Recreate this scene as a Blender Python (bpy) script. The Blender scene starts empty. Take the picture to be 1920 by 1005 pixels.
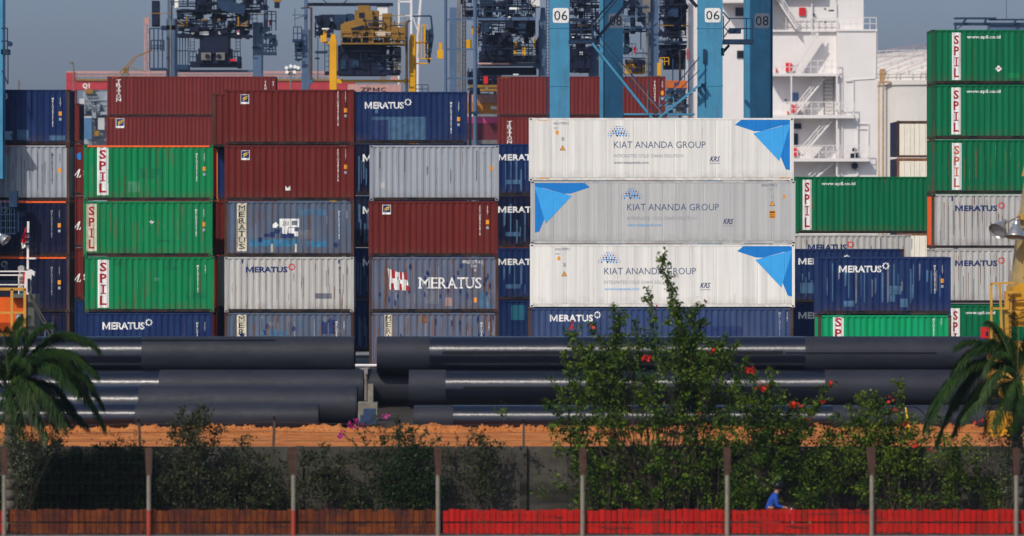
import bpy, bmesh, math, random
import numpy as np
from math import sin, cos, pi, radians, sqrt, atan2
from mathutils import Vector, Matrix

# ------------------------------------------------------------------ camera, world, sun, exposure
S = bpy.context.scene
C = S.collection
CAMH = 7.25          # eye height over the container yard
HOR = 400.0          # image row (of 1005) of the horizon
cam = bpy.data.cameras.new("camera")
cam.sensor_width = 36.0
cam.lens = 150.0
cam.shift_y = -(502.5 - HOR) / 1920.0
cam.clip_start = 1.0
cam.clip_end = 5000.0
cam.dof.use_dof = True
cam.dof.focus_distance = 205.0
cam.dof.aperture_fstop = 1.3
camo = bpy.data.objects.new("camera", cam)
camo.location = (0, 0, CAMH)
camo.rotation_euler = (pi / 2, 0, 0)
C.objects.link(camo)
S.camera = camo

SUN_EL, SUN_AZ = radians(42), radians(33.5)      # azimuth: to the left of straight behind the camera
L = Vector((-sin(SUN_AZ) * cos(SUN_EL), -cos(SUN_AZ) * cos(SUN_EL), sin(SUN_EL)))
sd = bpy.data.lights.new("sun", 'SUN')
sd.energy = 3.2
sd.angle = radians(0.5)
sd.color = (1.0, 0.93, 0.83)
so = bpy.data.objects.new("sun", sd)
so.rotation_euler = (-L).to_track_quat('-Z', 'Y').to_euler()
C.objects.link(so)

W = bpy.data.worlds.new("World")
S.world = W
W.use_nodes = True
nt = W.node_tree
bg = nt.nodes["Background"]
sky = nt.nodes.new("ShaderNodeTexSky")
sky.sky_type = 'NISHITA'
sky.sun_disc = False
sky.sun_elevation = SUN_EL
sky.sun_rotation = atan2(L.x, L.y)
sky.air_density = 1.0
sky.dust_density = 2.0
sky.ozone_density = 1.5
tc = nt.nodes.new("ShaderNodeTexCoord")
sx = nt.nodes.new("ShaderNodeSeparateXYZ")
nt.links.new(tc.outputs["Generated"], sx.inputs[0])
mr = nt.nodes.new("ShaderNodeMapRange")
mr.inputs[1].default_value = 0.04
mr.inputs[2].default_value = 0.35
nt.links.new(sx.outputs["Z"], mr.inputs[0])
tint = nt.nodes.new("ShaderNodeMix")
tint.data_type = 'RGBA'
tint.inputs[6].default_value = (0.56, 0.62, 0.91, 1)     # the murky band of air low over the port
tint.inputs[7].default_value = (1.25, 1.25, 1.25, 1)
nt.links.new(mr.outputs[0], tint.inputs[0])
mul = nt.nodes.new("ShaderNodeMix")
mul.data_type = 'RGBA'
mul.blend_type = 'MULTIPLY'
mul.inputs[0].default_value = 1.0
nt.links.new(sky.outputs[0], mul.inputs[6])
nt.links.new(tint.outputs[2], mul.inputs[7])
nt.links.new(mul.outputs[2], bg.inputs[0])
bg.inputs[1].default_value = 0.1

S.view_settings.view_transform = 'Standard'
S.view_settings.look = 'None'
S.view_settings.exposure = 0.0
S.view_settings.gamma = 1.0
S.render.engine = 'CYCLES'
S.cycles.use_denoising = True
S.cycles.max_bounces = 6
S.cycles.volume_bounces = 0
S.cycles.transparent_max_bounces = 8

# ------------------------------------------------------------------ helpers
def X(px, d): return (px - 960.0) * d / 8000.0
def Z(py, d): return CAMH + (HOR - py) * d / 8000.0

ROOTLOC = {}

def put(o, parent):
    C.objects.link(o)
    if parent is not None:
        o.parent = parent
    return o

def thing(name, label, cat, loc, group=None, kind=None):
    o = bpy.data.objects.new(name, None)
    o.empty_display_size = 0.5
    o.location = loc
    o["label"] = label
    o["category"] = cat
    if group: o["group"] = group
    if kind: o["kind"] = kind
    C.objects.link(o)
    ROOTLOC[o.name] = Vector(loc)
    return o

def tag(o, label, cat, group=None, kind=None):
    o["label"] = label
    o["category"] = cat
    if group: o["group"] = group
    if kind: o["kind"] = kind
    return o

def rootloc(p):
    while p is not None and p.parent is not None:
        p = p.parent
    return ROOTLOC.get(p.name, Vector((0, 0, 0))) if p is not None else Vector((0, 0, 0))

class MB:
    """collects shapes and links them as ONE mesh object"""
    def __init__(s):
        s.v = []; s.f = []; s.m = []
    def add(s, vs, fs, m=0):
        b = len(s.v)
        s.v.extend([tuple(p) for p in vs])
        s.f.extend([tuple(b + i for i in f) for f in fs])
        s.m.extend([m] * len(fs))
    def box(s, x0, x1, y0, y1, z0, z1, m=0):
        if x0 > x1: x0, x1 = x1, x0
        if y0 > y1: y0, y1 = y1, y0
        if z0 > z1: z0, z1 = z1, z0
        s.add([(x0, y0, z0), (x1, y0, z0), (x1, y1, z0), (x0, y1, z0), (x0, y0, z1), (x1, y0, z1), (x1, y1, z1), (x0, y1, z1)],
              [(0, 3, 2, 1), (4, 5, 6, 7), (0, 1, 5, 4), (1, 2, 6, 5), (2, 3, 7, 6), (3, 0, 4, 7)], m)
    def bar(s, p, q, w, h=None, m=0):
        p, q = Vector(p), Vector(q)
        h = w if h is None else h
        t = (q - p)
        if t.length < 1e-6: return
        t.normalize()
        u = Vector((0, 0, 1)) if abs(t.z) < 0.95 else Vector((0, 1, 0))
        a = t.cross(u).normalized()
        b = a.cross(t).normalized()
        vs = []
        for c in (p, q):
            for i, j in ((-1, -1), (1, -1), (1, 1), (-1, 1)):
                vs.append(c + a * (w / 2 * i) + b * (h / 2 * j))
        s.add(vs, [(0, 1, 2, 3), (7, 6, 5, 4), (0, 4, 5, 1), (1, 5, 6, 2), (2, 6, 7, 3), (3, 7, 4, 0)], m)
    def tube(s, p, q, r, n=8, m=0, r2=None, caps=True):
        p, q = Vector(p), Vector(q)
        r2 = r if r2 is None else r2
        t = (q - p).normalized()
        u = Vector((0, 0, 1)) if abs(t.z) < 0.95 else Vector((1, 0, 0))
        a = t.cross(u).normalized(); b = a.cross(t).normalized()
        vs = []
        for c, rr in ((p, r), (q, r2)):
            for k in range(n):
                an = 2 * pi * k / n
                vs.append(c + a * (rr * cos(an)) + b * (rr * sin(an)))
        fs = [(k, (k + 1) % n, n + (k + 1) % n, n + k) for k in range(n)]
        if caps:
            fs.append(tuple(range(n - 1, -1, -1))); fs.append(tuple(range(n, 2 * n)))
        s.add(vs, fs, m)
    def path(s, pts, r, n=6, m=0, r2=None):
        r2 = r if r2 is None else r2
        k = len(pts) - 1
        for i in range(k):
            s.tube(pts[i], pts[i + 1], r + (r2 - r) * i / k, n, m, r + (r2 - r) * (i + 1) / k)
    def prism(s, pts, y0, y1, m=0):
        """polygon in the x-z plane given a real thickness along y"""
        n = len(pts)
        vs = [(x, y0, z) for x, z in pts] + [(x, y1, z) for x, z in pts]
        fs = [tuple(range(n)), tuple(range(2 * n - 1, n - 1, -1))] + [(i, i + n, (i + 1) % n + n, (i + 1) % n) for i in range(n)]
        s.add(vs, fs, m)
    def rail(s, x0, x1, y, z0, h=1.05, step=1.5, r=0.035, m=0, mids=2):
        n = max(1, int(round(abs(x1 - x0) / step)))
        for i in range(n + 1):
            x = x0 + (x1 - x0) * i / n
            s.bar((x, y, z0), (x, y, z0 + h), r * 2, m=m)
        for k in range(mids):
            z = z0 + h * (k + 1) / mids
            s.bar((x0, y, z), (x1, y, z), r * 2, m=m)
    def ladder(s, x, y, z0, z1, w=0.5, m=0, step=0.45, r=0.03):
        s.bar((x - w / 2, y, z0), (x - w / 2, y, z1), r * 2, m=m)
        s.bar((x + w / 2, y, z0), (x + w / 2, y, z1), r * 2, m=m)
        z = z0 + step / 2
        while z < z1:
            s.bar((x - w / 2, y, z), (x + w / 2, y, z), r * 1.5, m=m)
            z += step
    def build(s, name, mats, parent=None, smooth=False):
        o0 = rootloc(parent)
        me = bpy.data.meshes.new(name)
        me.from_pydata([(a - o0.x, b - o0.y, c - o0.z) for a, b, c in s.v], [], s.f)
        if not isinstance(mats, (list, tuple)): mats = [mats]
        for m in mats: me.materials.append(m)
        if len(mats) > 1:
            me.polygons.foreach_set("material_index", s.m)
        if smooth:
            me.polygons.foreach_set("use_smooth", [True] * len(me.polygons))
        me.update()
        return put(bpy.data.objects.new(name, me), parent)

# ------------------------------------------------------------------ materials
def nodes(name):
    m = bpy.data.materials.new(name)
    m.use_nodes = True
    t = m.node_tree
    return m, t, t.nodes["Principled BSDF"]

def N(t, kind, **kw):
    n = t.nodes.new(kind)
    for k, v in kw.items(): setattr(n, k, v)
    return n

def mixc(t, fac, a, b, blend='MIX'):
    n = N(t, "ShaderNodeMix", data_type='RGBA', blend_type=blend)
    for sock, val in ((0, fac), (6, a), (7, b)):
        if hasattr(val, "is_output"): t.links.new(val, n.inputs[sock])
        elif isinstance(val, (int, float)): n.inputs[sock].default_value = val
        else: n.inputs[sock].default_value = (*val[:3], 1)
    return n.outputs[2]

def ramp(t, fac, lo, hi, a=0.0, b=1.0):
    n = N(t, "ShaderNodeMapRange", clamp=True)
    t.links.new(fac, n.inputs[0])
    n.inputs[1].default_value = lo; n.inputs[2].default_value = hi
    n.inputs[3].default_value = a; n.inputs[4].default_value = b
    return n.outputs[0]

def noise(t, vec, scale, detail=4, rough=0.55):
    n = N(t, "ShaderNodeTexNoise")
    n.inputs["Scale"].default_value = scale
    n.inputs["Detail"].default_value = detail
    n.inputs["Roughness"].default_value = rough
    t.links.new(vec, n.inputs["Vector"])
    return n.outputs["Fac"]

def coords(t):
    """object coordinates shifted by a random offset per object, so no two things weather alike"""
    tcn = N(t, "ShaderNodeTexCoord")
    oi = N(t, "ShaderNodeObjectInfo")
    ad = N(t, "ShaderNodeVectorMath", operation='ADD')
    sc = N(t, "ShaderNodeVectorMath", operation='SCALE')
    cb = N(t, "ShaderNodeCombineXYZ")
    for i in range(2): t.links.new(oi.outputs["Random"], cb.inputs[i])
    t.links.new(cb.outputs[0], sc.inputs[0]); sc.inputs["Scale"].default_value = 173.0
    t.links.new(tcn.outputs["Object"], ad.inputs[0]); t.links.new(sc.outputs[0], ad.inputs[1])
    return ad.outputs[0], tcn.outputs["Object"]

def stretch(t, vec, s):
    n = N(t, "ShaderNodeVectorMath", operation='MULTIPLY')
    t.links.new(vec, n.inputs[0]); n.inputs[1].default_value = s
    return n.outputs[0]

def math_(t, op, a, b):
    n = N(t, "ShaderNodeMath", operation=op)
    for i, v in ((0, a), (1, b)):
        if hasattr(v, "is_output"): t.links.new(v, n.inputs[i])
        else: n.inputs[i].default_value = v
    return n.outputs[0]

def bump(t, b, h, strength, dist=0.02):
    n = N(t, "ShaderNodeBump")
    n.inputs["Strength"].default_value = strength
    n.inputs["Distance"].default_value = dist
    t.links.new(h, n.inputs["Height"])
    t.links.new(n.outputs[0], b.inputs["Normal"])

MATS = {}
def plain(name, col, rough=0.55, metal=0.0, var=0.18, scale=1.5, bmp=0.0, dirt=0.0, spec=0.2):
    if name in MATS: return MATS[name]
    m, t, b = nodes(name)
    v, ob = coords(t)
    f = noise(t, v, scale, 5, 0.6)
    lo = tuple(c * (1 - var) for c in col); hi = tuple(min(1, c * (1 + var)) for c in col)
    c = mixc(t, ramp(t, f, 0.3, 0.7), lo, hi)
    if dirt:
        st = noise(t, stretch(t, v, (2.2, 2.2, 0.22)), 1.6, 5, 0.65)
        c = mixc(t, ramp(t, st, 0.56, 0.72, 0, dirt), c, (0.07, 0.05, 0.04))
    t.links.new(c, b.inputs["Base Color"])
    b.inputs["Roughness"].default_value = rough
    b.inputs["Metallic"].default_value = metal
    b.inputs["Specular IOR Level"].default_value = spec
    if bmp: bump(t, b, noise(t, v, scale * 6, 4), bmp)
    MATS[name] = m
    return m

def paint(name, col, rust=0.25, fade=0.25, dirt=0.3, rough=0.5, fadecol=None, rustcol=(0.14, 0.055, 0.025)):
    """weathered container paint: faded clouds, vertical rust streaks, speckled chips, grime at the bottom edge"""
    if name in MATS: return MATS[name]
    m, t, b = nodes(name)
    v, ob = coords(t)
    fc = fadecol or tuple(0.55 * c + 0.45 * (0.2 + 0.3 * sum(col) / 3) for c in col)
    cl = noise(t, stretch(t, v, (0.7, 0.7, 0.5)), 1.1, 6, 0.6)
    c = mixc(t, ramp(t, cl, 0.42, 0.75, 0, fade), col, fc)
    bands = noise(t, stretch(t, v, (2.6, 2.6, 0.05)), 1.4, 3, 0.6)
    c = mixc(t, 1.0, c, mixc(t, ramp(t, bands, .3, .7), (.82, .82, .83), (1.14, 1.14, 1.12)), 'MULTIPLY')
    st = noise(t, stretch(t, v, (3.2, 3.2, 0.16)), 1.3, 6, 0.7)
    c = mixc(t, ramp(t, st, 0.55, 0.66, 0, dirt), c, tuple(x * 0.45 for x in col))
    st2 = noise(t, stretch(t, v, (4.6, 4.6, 0.3)), 1.0, 7, 0.72)
    lo = 0.66 - 0.15 * rust
    c = mixc(t, ramp(t, st2, lo, lo + 0.09, 0, min(1, 0.45 + rust)), c, rustcol)
    sp = noise(t, v, 9.0, 6, 0.7)
    lo = 0.70 - 0.12 * rust
    c = mixc(t, ramp(t, sp, lo, lo + 0.05, 0, 0.8), c, tuple(x * 1.2 for x in rustcol))
    sz = N(t, "ShaderNodeSeparateXYZ"); t.links.new(ob, sz.inputs[0])
    edge = ramp(t, sz.outputs["Z"], 0.05, 0.55, 1, 0)
    g = math_(t, 'MULTIPLY', edge, ramp(t, noise(t, v, 2.3, 5, 0.7), 0.38, 0.62))
    c = mixc(t, math_(t, 'MULTIPLY', g, 0.3 + 0.5 * rust), c, tuple(0.5 * x + 0.5 * r for x, r in zip(rustcol, (0.08, 0.06, 0.05))))
    t.links.new(c, b.inputs["Base Color"])
    b.inputs["Roughness"].default_value = rough
    b.inputs["Specular IOR Level"].default_value = 0.14
    bump(t, b, noise(t, stretch(t, v, (1, 1, 0.6)), 1.7, 4), 0.5, 0.045)
    MATS[name] = m
    return m

RED = paint("container_red", (0.125, 0.015, 0.012), 0.34, 0.32, 0.45, fadecol=(0.15, 0.03, 0.026))
REDB = paint("container_red_far", (0.145, 0.02, 0.018), 0.05, 0.25, 0.3, fadecol=(0.17, 0.032, 0.03))
GREEN = paint("container_green", (0.002, 0.195, 0.065), 0.52, 0.35, 0.55, fadecol=(0.02, 0.2, 0.09))
GREENB = paint("container_green_deep", (0.001, 0.135, 0.052), 0.36, 0.28, 0.5, fadecol=(0.01, 0.14, 0.065))
GREENC = paint("container_green_bright", (0.002, 0.29, 0.11), 0.24, 0.2, 0.35, fadecol=(0.02, 0.28, 0.13))
NAVY = paint("container_navy", (0.0075, 0.022, 0.094), 0.22, 0.22, 0.4, fadecol=(0.05, 0.10, 0.19))
NAVYD = paint("container_dark_shaded_navy", (0.003, 0.006, 0.032), 0.1, 0.12, 0.3)  # darker navy; on the far left column it carries the shade
NAVYL = paint("container_slate_navy", (0.03, 0.056, 0.15), 0.15, 0.3, 0.3)
FADED = paint("container_faded_blue", (0.080, 0.108, 0.165), 0.62, 0.4, 0.5, fadecol=(0.15, 0.18, 0.23))
FADEDB = paint("container_worn_blue", (0.10, 0.125, 0.19), 0.72, 0.4, 0.45, fadecol=(0.17, 0.185, 0.23))
GREY = paint("container_grey", (0.31, 0.335, 0.375), 0.18, 0.3, 0.35, fadecol=(0.28, 0.3, 0.34))
GREYW = paint("container_pale_grey", (0.46, 0.45, 0.43), 0.42, 0.3, 0.35, fadecol=(0.36, 0.36, 0.38))
WHITE = paint("reefer_white", (0.745, 0.725, 0.685), 0.1, 0.18, 0.1, 0.4, rustcol=(0.3, 0.22, 0.15))
WHITEG = paint("reefer_grey_white", (0.475, 0.475, 0.47), 0.05, 0.15, 0.08, 0.4, rustcol=(0.2, 0.17, 0.14))
ORANGE = paint("container_orange", (0.85, 0.13, 0.02), 0.1, 0.2, 0.2)
TEAL = paint("container_teal", (0.02, 0.13, 0.2), 0.3, 0.2, 0.3)
RUST = paint("rusty_frame", (0.062, 0.028, 0.018), 0.6, 0.4, 0.5, 0.75)
DARK = plain("dark_recess", (0.012, 0.013, 0.018), 0.8)
D_WHITE = plain("decal_white", (0.74, 0.74, 0.72), 0.5, var=0.1, dirt=0.35, scale=4)
D_NAVY = plain("decal_navy", (0.012, 0.03, 0.13), 0.5, var=0.1)
D_BLACK = plain("decal_black", (0.015, 0.018, 0.025), 0.5, var=0.1)
D_RED = plain("decal_red", (0.36, 0.02, 0.025), 0.5, var=0.2, dirt=0.3, scale=4)
D_SCARLET = plain("decal_scarlet", (0.62, 0.03, 0.03), 0.5, var=0.1)
D_YEL = plain("decal_yellow", (0.78, 0.5, 0.02), 0.5, var=0.1)
D_ORA = plain("decal_orange", (0.75, 0.3, 0.03), 0.5, var=0.1)
D_BLUE = plain("decal_sky_blue", (0.05, 0.36, 0.78), 0.45, var=0.06)
D_BLUED = plain("decal_deep_blue", (0.012, 0.19, 0.56), 0.45, var=0.06)
D_GREY = plain("decal_grey", (0.33, 0.35, 0.38), 0.5, var=0.1)
D_SLATE = plain("decal_slate", (0.07, 0.11, 0.21), 0.5, var=0.1)
GPOST = paint("weathered_green_post", (0.022, 0.075, 0.038), 0.85, 0.4, 0.6, 0.7, fadecol=(.09, .10, .07))
GRIME_GAP = paint("grimy_gap_shade_rail", (0.014, 0.012, 0.013), 0.35, 0.3, 0.5, 0.8, fadecol=(.04, .03, .028), rustcol=(.06, .022, .014))  # rail grime deepened to stand for the shadow gap between tiers
S_PALE = plain("pale_streak", (0.22, 0.23, 0.26), 0.6, var=0.3)
D_CREAM = plain("decal_cream", (0.6, 0.55, 0.42), 0.5, var=0.2, dirt=0.5, scale=5)
P_LIGHT = plain("patch_light_blue", (0.055, 0.12, 0.21), 0.55, var=0.3, scale=3)
P_CYAN = plain("patch_cyan", (0.035, 0.15, 0.27), 0.55, var=0.35, scale=3)
P_DKBLUE = plain("patch_dark_blue", (0.02, 0.035, 0.12), 0.55, var=0.3, scale=3)
P_GREYD = plain("patch_grey", (0.13, 0.14, 0.17), 0.6, var=0.3, scale=3)
P_GREENM = plain("patch_mid_green", (0.003, 0.15, 0.058), 0.6, var=0.25, scale=3)
P_GREENL = plain("patch_green", (0.05, 0.22, 0.11), 0.6, var=0.3, scale=3)
P_PINK = plain("patch_primer", (0.30, 0.2, 0.19), 0.6, var=0.3, scale=3)
P_RUST = plain("patch_rust", (0.19, 0.08, 0.035), 0.8, var=0.4, scale=5)

# ------------------------------------------------------------------ writing
_gc = {}
BOLD_M = ([(0, 0), (.2, 0), (.2, 1), (0, 1)], [(.8, 0), (1, 0), (1, 1), (.8, 1)], [(.201, .62), (.5, 0), (.5, .36), (.201, 1)], [(.5001, 0), (.799, .62), (.799, 1), (.5001, .36)])
WITH_M = {"MERATUS": (("", 0, 0), ("M", 0, .185), ("ERATUS", .212, 1)), "ZPMC": (("ZP", 0, .43), ("M", .48, .74), ("C", .79, 1)), "MAERSK": (("", 0, 0), ("M", 0, .2), ("AERSK", .22, 1))}
def textmesh(txt, bold=0.0, stack=False):
    """outline font -> (verts, faces) in the unit square; a heavy M is drawn from its own strokes"""
    if bold > 0 and not stack and txt in WITH_M:
        vs, fs = [], []
        for part, u0, u1 in WITH_M[txt]:
            if part == "M": pieces = [(list(p), [(0, 1, 2, 3)]) for p in BOLD_M]
            elif part: pieces = [textmesh(part, bold)]
            else: pieces = []
            for pv, pf in pieces:
                b = len(vs); vs += [(u0 + u * (u1 - u0), v) for u, v in pv]; fs += [tuple(i + b for i in f) for f in pf]
        return vs, fs
    key = (txt, bold, stack)
    if key in _gc: return _gc[key]
    cu = bpy.data.curves.new("t", 'FONT')
    cu.body = "\n".join(txt) if stack else txt
    cu.align_x = 'CENTER' if stack else 'LEFT'
    cu.space_line = 0.8 if stack else 1.0
    cu.resolution_u = 2
    cu.offset = bold
    ob = bpy.data.objects.new("t", cu)
    C.objects.link(ob)
    dg = bpy.context.evaluated_depsgraph_get()
    me = bpy.data.meshes.new_from_object(ob.evaluated_get(dg))
    vs = [(v.co.x, v.co.y) for v in me.vertices]
    fs = [tuple(p.vertices) for p in me.polygons]
    bpy.data.objects.remove(ob); bpy.data.curves.remove(cu); bpy.data.meshes.remove(me)
    x0 = min(v[0] for v in vs); x1 = max(v[0] for v in vs); y0 = min(v[1] for v in vs); y1 = max(v[1] for v in vs)
    vs = [((x - x0) / max(1e-6, x1 - x0), (y - y0) / max(1e-6, y1 - y0)) for x, y in vs]
    _gc[key] = (vs, fs)
    return _gc[key]

class Decal:
    """flat marks in photo pixels (x right, y down) kept as layers; later bent over the corrugations"""
    def __init__(s): s.items = []                 # (verts, faces, material, layer)
    def poly(s, pts, m, layer=0):
        s.items.append((list(pts), [tuple(range(len(pts)))], m, layer)); return s
    def rect(s, x0, y0, x1, y1, m, layer=0):
        return s.poly([(x0, y1), (x1, y1), (x1, y0), (x0, y0)], m, layer)
    def text(s, txt, x0, y0, x1, y1, m, bold=0.0, layer=1, stack=False, slant=0.0):
        vs, fs = textmesh(txt, bold, stack)
        s.items.append(([(x0 + u * (x1 - x0) + slant * v * (y1 - y0), y1 + v * (y0 - y1)) for u, v in vs], fs, m, layer)); return s
    SER = {'P': ((.0, .38, 0),), 'I': ((0, 1, 0), (0, 1, 1)), 'L': ((.0, .4, 1),), 'M': ((-.08, .28, 0), (.72, 1.08, 0), (-.08, .2, 1), (.8, 1.08, 1)),
           'R': ((-.05, .36, 0), (.74, 1.1, 0)), 'A': ((-.1, .26, 0), (.74, 1.1, 0)), 'T': ((.25, .75, 0),), 'U': ((-.1, .3, 1), (.7, 1.1, 1)),
           'E': ((-.08, .2, 1), (-.08, .2, 0)), 'N': ((-.1, .22, 0), (-.1, .2, 1), (.78, 1.1, 1)), 'S': (), 'O': (), 'Z': ()}
    def serif(s, txt, x0, y0, x1, y1, m, bold=0.02, layer=1, vertical=True, gap=0.22, wide=None):
        n = len(txt)
        for i, ch in enumerate(txt):
            if vertical:
                h = (y1 - y0) / (n + gap * (n - 1)); a0, a1 = x0, x1
                b0 = y0 + i * h * (1 + gap); b1 = b0 + h
            else:
                ws = [(wide or {}).get(c, 1.0) for c in txt]; tot = sum(ws) + gap * (n - 1); u = (x1 - x0) / tot
                a0 = x0 + u * (sum(ws[:i]) + gap * i); a1 = a0 + u * ws[i]; b0, b1 = y0, y1
            g0, g1 = a0, a1
            if ch == 'I':
                w = a1 - a0; g0 = a0 + w * 0.36; g1 = a0 + w * 0.64
                s.rect(g0, b0, g1, b1, m, layer)
                aa, bb = a0 + w * .1, a1 - w * .1
            else:
                s.text(ch, g0, b0, g1, b1, m, bold, layer); aa, bb = a0, a1
            t = (b1 - b0) * 0.11
            for u0, u1, top in self_ser(ch):
                ya = b0 if top else b1 - t
                s.rect(aa + (bb - aa) * u0, ya, aa + (bb - aa) * u1, ya + t, m, layer + 1)
        return s

def self_ser(ch): return Decal.SER.get(ch, ())

def conform(mb, dec, fx, fz, ys, brk, midx):
    """add decal faces to mb: pixels -> metres, cut at the corrugation folds, laid 4 mm proud of the sheet"""
    for vs, fs, m, layer in dec.items:
        bm = bmesh.new()
        vv = [bm.verts.new((fx(x), 0, fz(y))) for x, y in vs]
        for f in fs:
            try: bm.faces.new([vv[i] for i in f])
            except ValueError: pass
        bmesh.ops.triangulate(bm, faces=bm.faces[:], ngon_method='EAR_CLIP')
        xs = [v.co.x for v in bm.verts]
        lo, hi = min(xs), max(xs)
        for b in brk:
            if lo + 1e-4 < b < hi - 1e-4:
                bmesh.ops.bisect_plane(bm, geom=bm.verts[:] + bm.edges[:] + bm.faces[:], plane_co=(b, 0, 0), plane_no=(1, 0, 0), dist=1e-5)
        bm.verts.ensure_lookup_table()
        bm.verts.index_update()
        co = [(v.co.x, ys(v.co.x) - 0.004 - 0.003 * layer, v.co.z) for v in bm.verts]
        fl = []
        for f in bm.faces:
            f.normal_update()
            idx = [v.index for v in f.verts]
            fl.append(idx if f.normal.y <= 0 else idx[::-1])
        mb.add(co, fl, midx(m))
        bm.free()

# ------------------------------------------------------------------ cargo containers
PITCH = 0.278
def profile(x0, x1, pitch, flat, slope, depth):
    """folds of a corrugated sheet running from x0 to x1: list of (x, depth)"""
    n = max(1, int((x1 - x0) // pitch)); p = (x1 - x0) / n; k = p / pitch
    out = [(x0, 0.0)]
    for i in range(n):
        a = x0 + i * p
        out += [(a + flat / 2 * k, 0.0), (a + (flat / 2 + slope) * k, depth), (a + p - (flat / 2 + slope) * k, depth), (a + p - flat / 2 * k, 0.0)]
    out.append((x1, 0.0))
    return out

def interp(pr):
    xs = [p[0] for p in pr]; ds = [p[1] for p in pr]
    return lambda x: float(np.interp(x, xs, ds))

def container(px, zb, d, L_, H_, mat, label, decs=(), frame=None, ends=None, reefer=False, roofm=None, group="cargo containers stacked in the yard", panel=None, top=None, rail=None):
    """px: photo column of the front left edge; zb: height of its base; d: distance of its front; decs: list of (part name, Decal)"""
    x0 = X(px, d)
    root = thing("cargo_container", label, "container", (x0 + L_ / 2, d + 1.219, zb), group)
    frame = frame or mat
    x1 = x0 + L_; y0 = d; y1 = d + 2.438; z0 = zb; z1 = zb + H_
    s = 8000.0 / d
    fx = lambda px_: (px_ - 960) / s
    fz = lambda py_: CAMH + (HOR - py_) / s
    pw = 0.13; tr = 0.085; br = 0.15
    if reefer: pr = profile(x0 + pw, x1 - pw, 0.62, 0.56, 0.015, 0.008)
    else: pr = profile(x0 + pw, x1 - pw, PITCH, 0.075, 0.066, 0.038)
    f = interp(pr); yf = y0 + 0.012
    ys = lambda x: yf + f(x)
    brk = [p[0] for p in pr]
    # front side panel (with its own repaired and repainted patches)
    mb = MB()
    vs = []; fs = []
    for x, dd in pr: vs += [(x, yf + dd, z0 + br), (x, yf + dd, z1 - tr)]
    for i in range(len(pr) - 1): fs.append((2 * i, 2 * i + 2, 2 * i + 3, 2 * i + 1))
    mb.add(vs, fs, 0)
    ml = [mat]
    def midx(m):
        if m not in ml: ml.append(m)
        return ml.index(m)
    if panel: conform(mb, panel, fx, fz, ys, brk, midx)
    mb.build("side_panel", ml, root)
    # back side
    mb = MB(); mb.box(x0 + pw, x1 - pw, y1 - 0.05, y1 - 0.012, z0 + br, z1 - tr); mb.build("rear_panel", mat, root)
    # ends: corrugated blind end on the left, doors with lock rods on the right
    el, er = (ends or (mat, mat))
    pe = profile(y0 + pw, y1 - pw, PITCH, 0.075, 0.066, 0.038)
    mb = MB(); vs = []; fs = []
    for y, dd in pe: vs += [(x0 + 0.012 + dd, y, z0 + br), (x0 + 0.012 + dd, y, z1 - tr)]
    for i in range(len(pe) - 1): fs.append((2 * i, 2 * i + 1, 2 * i + 3, 2 * i + 2))
    mb.add(vs, fs); mb.build("end_panel", el, root)
    for k in range(2):
        ya = y0 + pw + k * (2.438 - 2 * pw) / 2; yb = ya + (2.438 - 2 * pw) / 2 - 0.012
        mb = MB(); mb.box(x1 - 0.07, x1 - 0.03, ya, yb, z0 + br, z1 - tr); dr = mb.build("door", er, root)
        mb = MB()
        for q in (0.3, 0.75): mb.tube((x1 - 0.012, ya + (yb - ya) * q, z0 + br + 0.02), (x1 - 0.012, ya + (yb - ya) * q, z1 - tr - 0.02), 0.017, 6)
        mb.build("lock_rod", er, dr)
    # roof
    mb = MB(); mb.box(x0 + 0.05, x1 - 0.05, y0 + 0.05, y1 - 0.05, z1 - 0.05, z1 - 0.018); mb.build("roof", roofm or mat, root)
    # frame: posts, rails, castings, fork pockets
    mb = MB()
    cx, cz = 0.178, 0.118
    for xa, xb in ((x0, x0 + pw), (x1 - pw, x1)):
        for ya, yb in ((y0, y0 + pw), (y1 - pw, y1)): mb.box(xa, xb, ya, yb, z0 + cz, z1 - cz)
    for xa, xb in ((x0 - 0.004, x0 + cx), (x1 - cx, x1 + 0.004)):
        for ya, yb in ((y0 - 0.006, y0 + 0.162), (y1 - 0.162, y1 + 0.006)):
            mb.box(xa, xb, ya, yb, z0, z0 + cz); mb.box(xa, xb, ya, yb, z1 - cz, z1)
            if ya < d + 1:
                xm = (xa + xb) / 2
                mb.box(xm - 0.05, xm + 0.05, ya - 0.003, ya + 0.02, z0 + 0.03, z0 + 0.09, 1)
                mb.box(xm - 0.05, xm + 0.05, ya - 0.003, ya + 0.02, z1 - 0.09, z1 - 0.03, 1)
    for ya, yb in ((y0 + 0.002, y0 + 0.062), (y1 - 0.062, y1 - 0.002)):
        mb.box(x0 + cx, x1 - cx, ya, yb, z1 - tr, z1 - 0.006, 2)
        if ya < d + 1 and L_ < 8 and not reefer:
            c = (x0 + x1) / 2; cuts = [x0 + cx, c - 1.21, c - 0.85, c + 0.85, c + 1.21, x1 - cx]
            for a, b in ((0, 1), (2, 3), (4, 5)): mb.box(cuts[a], cuts[b], ya + 0.022, yb, z0 + 0.02, z0 + br - .004, 3)
            for a in (1, 3):
                mb.box(cuts[a], cuts[a + 1], ya + 0.022, yb, z0 + 0.132, z0 + br - .004, 3)
                mb.box(cuts[a], cuts[a + 1], ya + 0.05, yb + 0.3, z0 + 0.02, z0 + 0.132, 1)
        else:
            mb.box(x0 + cx, x1 - cx, ya + 0.02, yb, z0 + 0.02, z0 + br - .004, 3)
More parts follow.
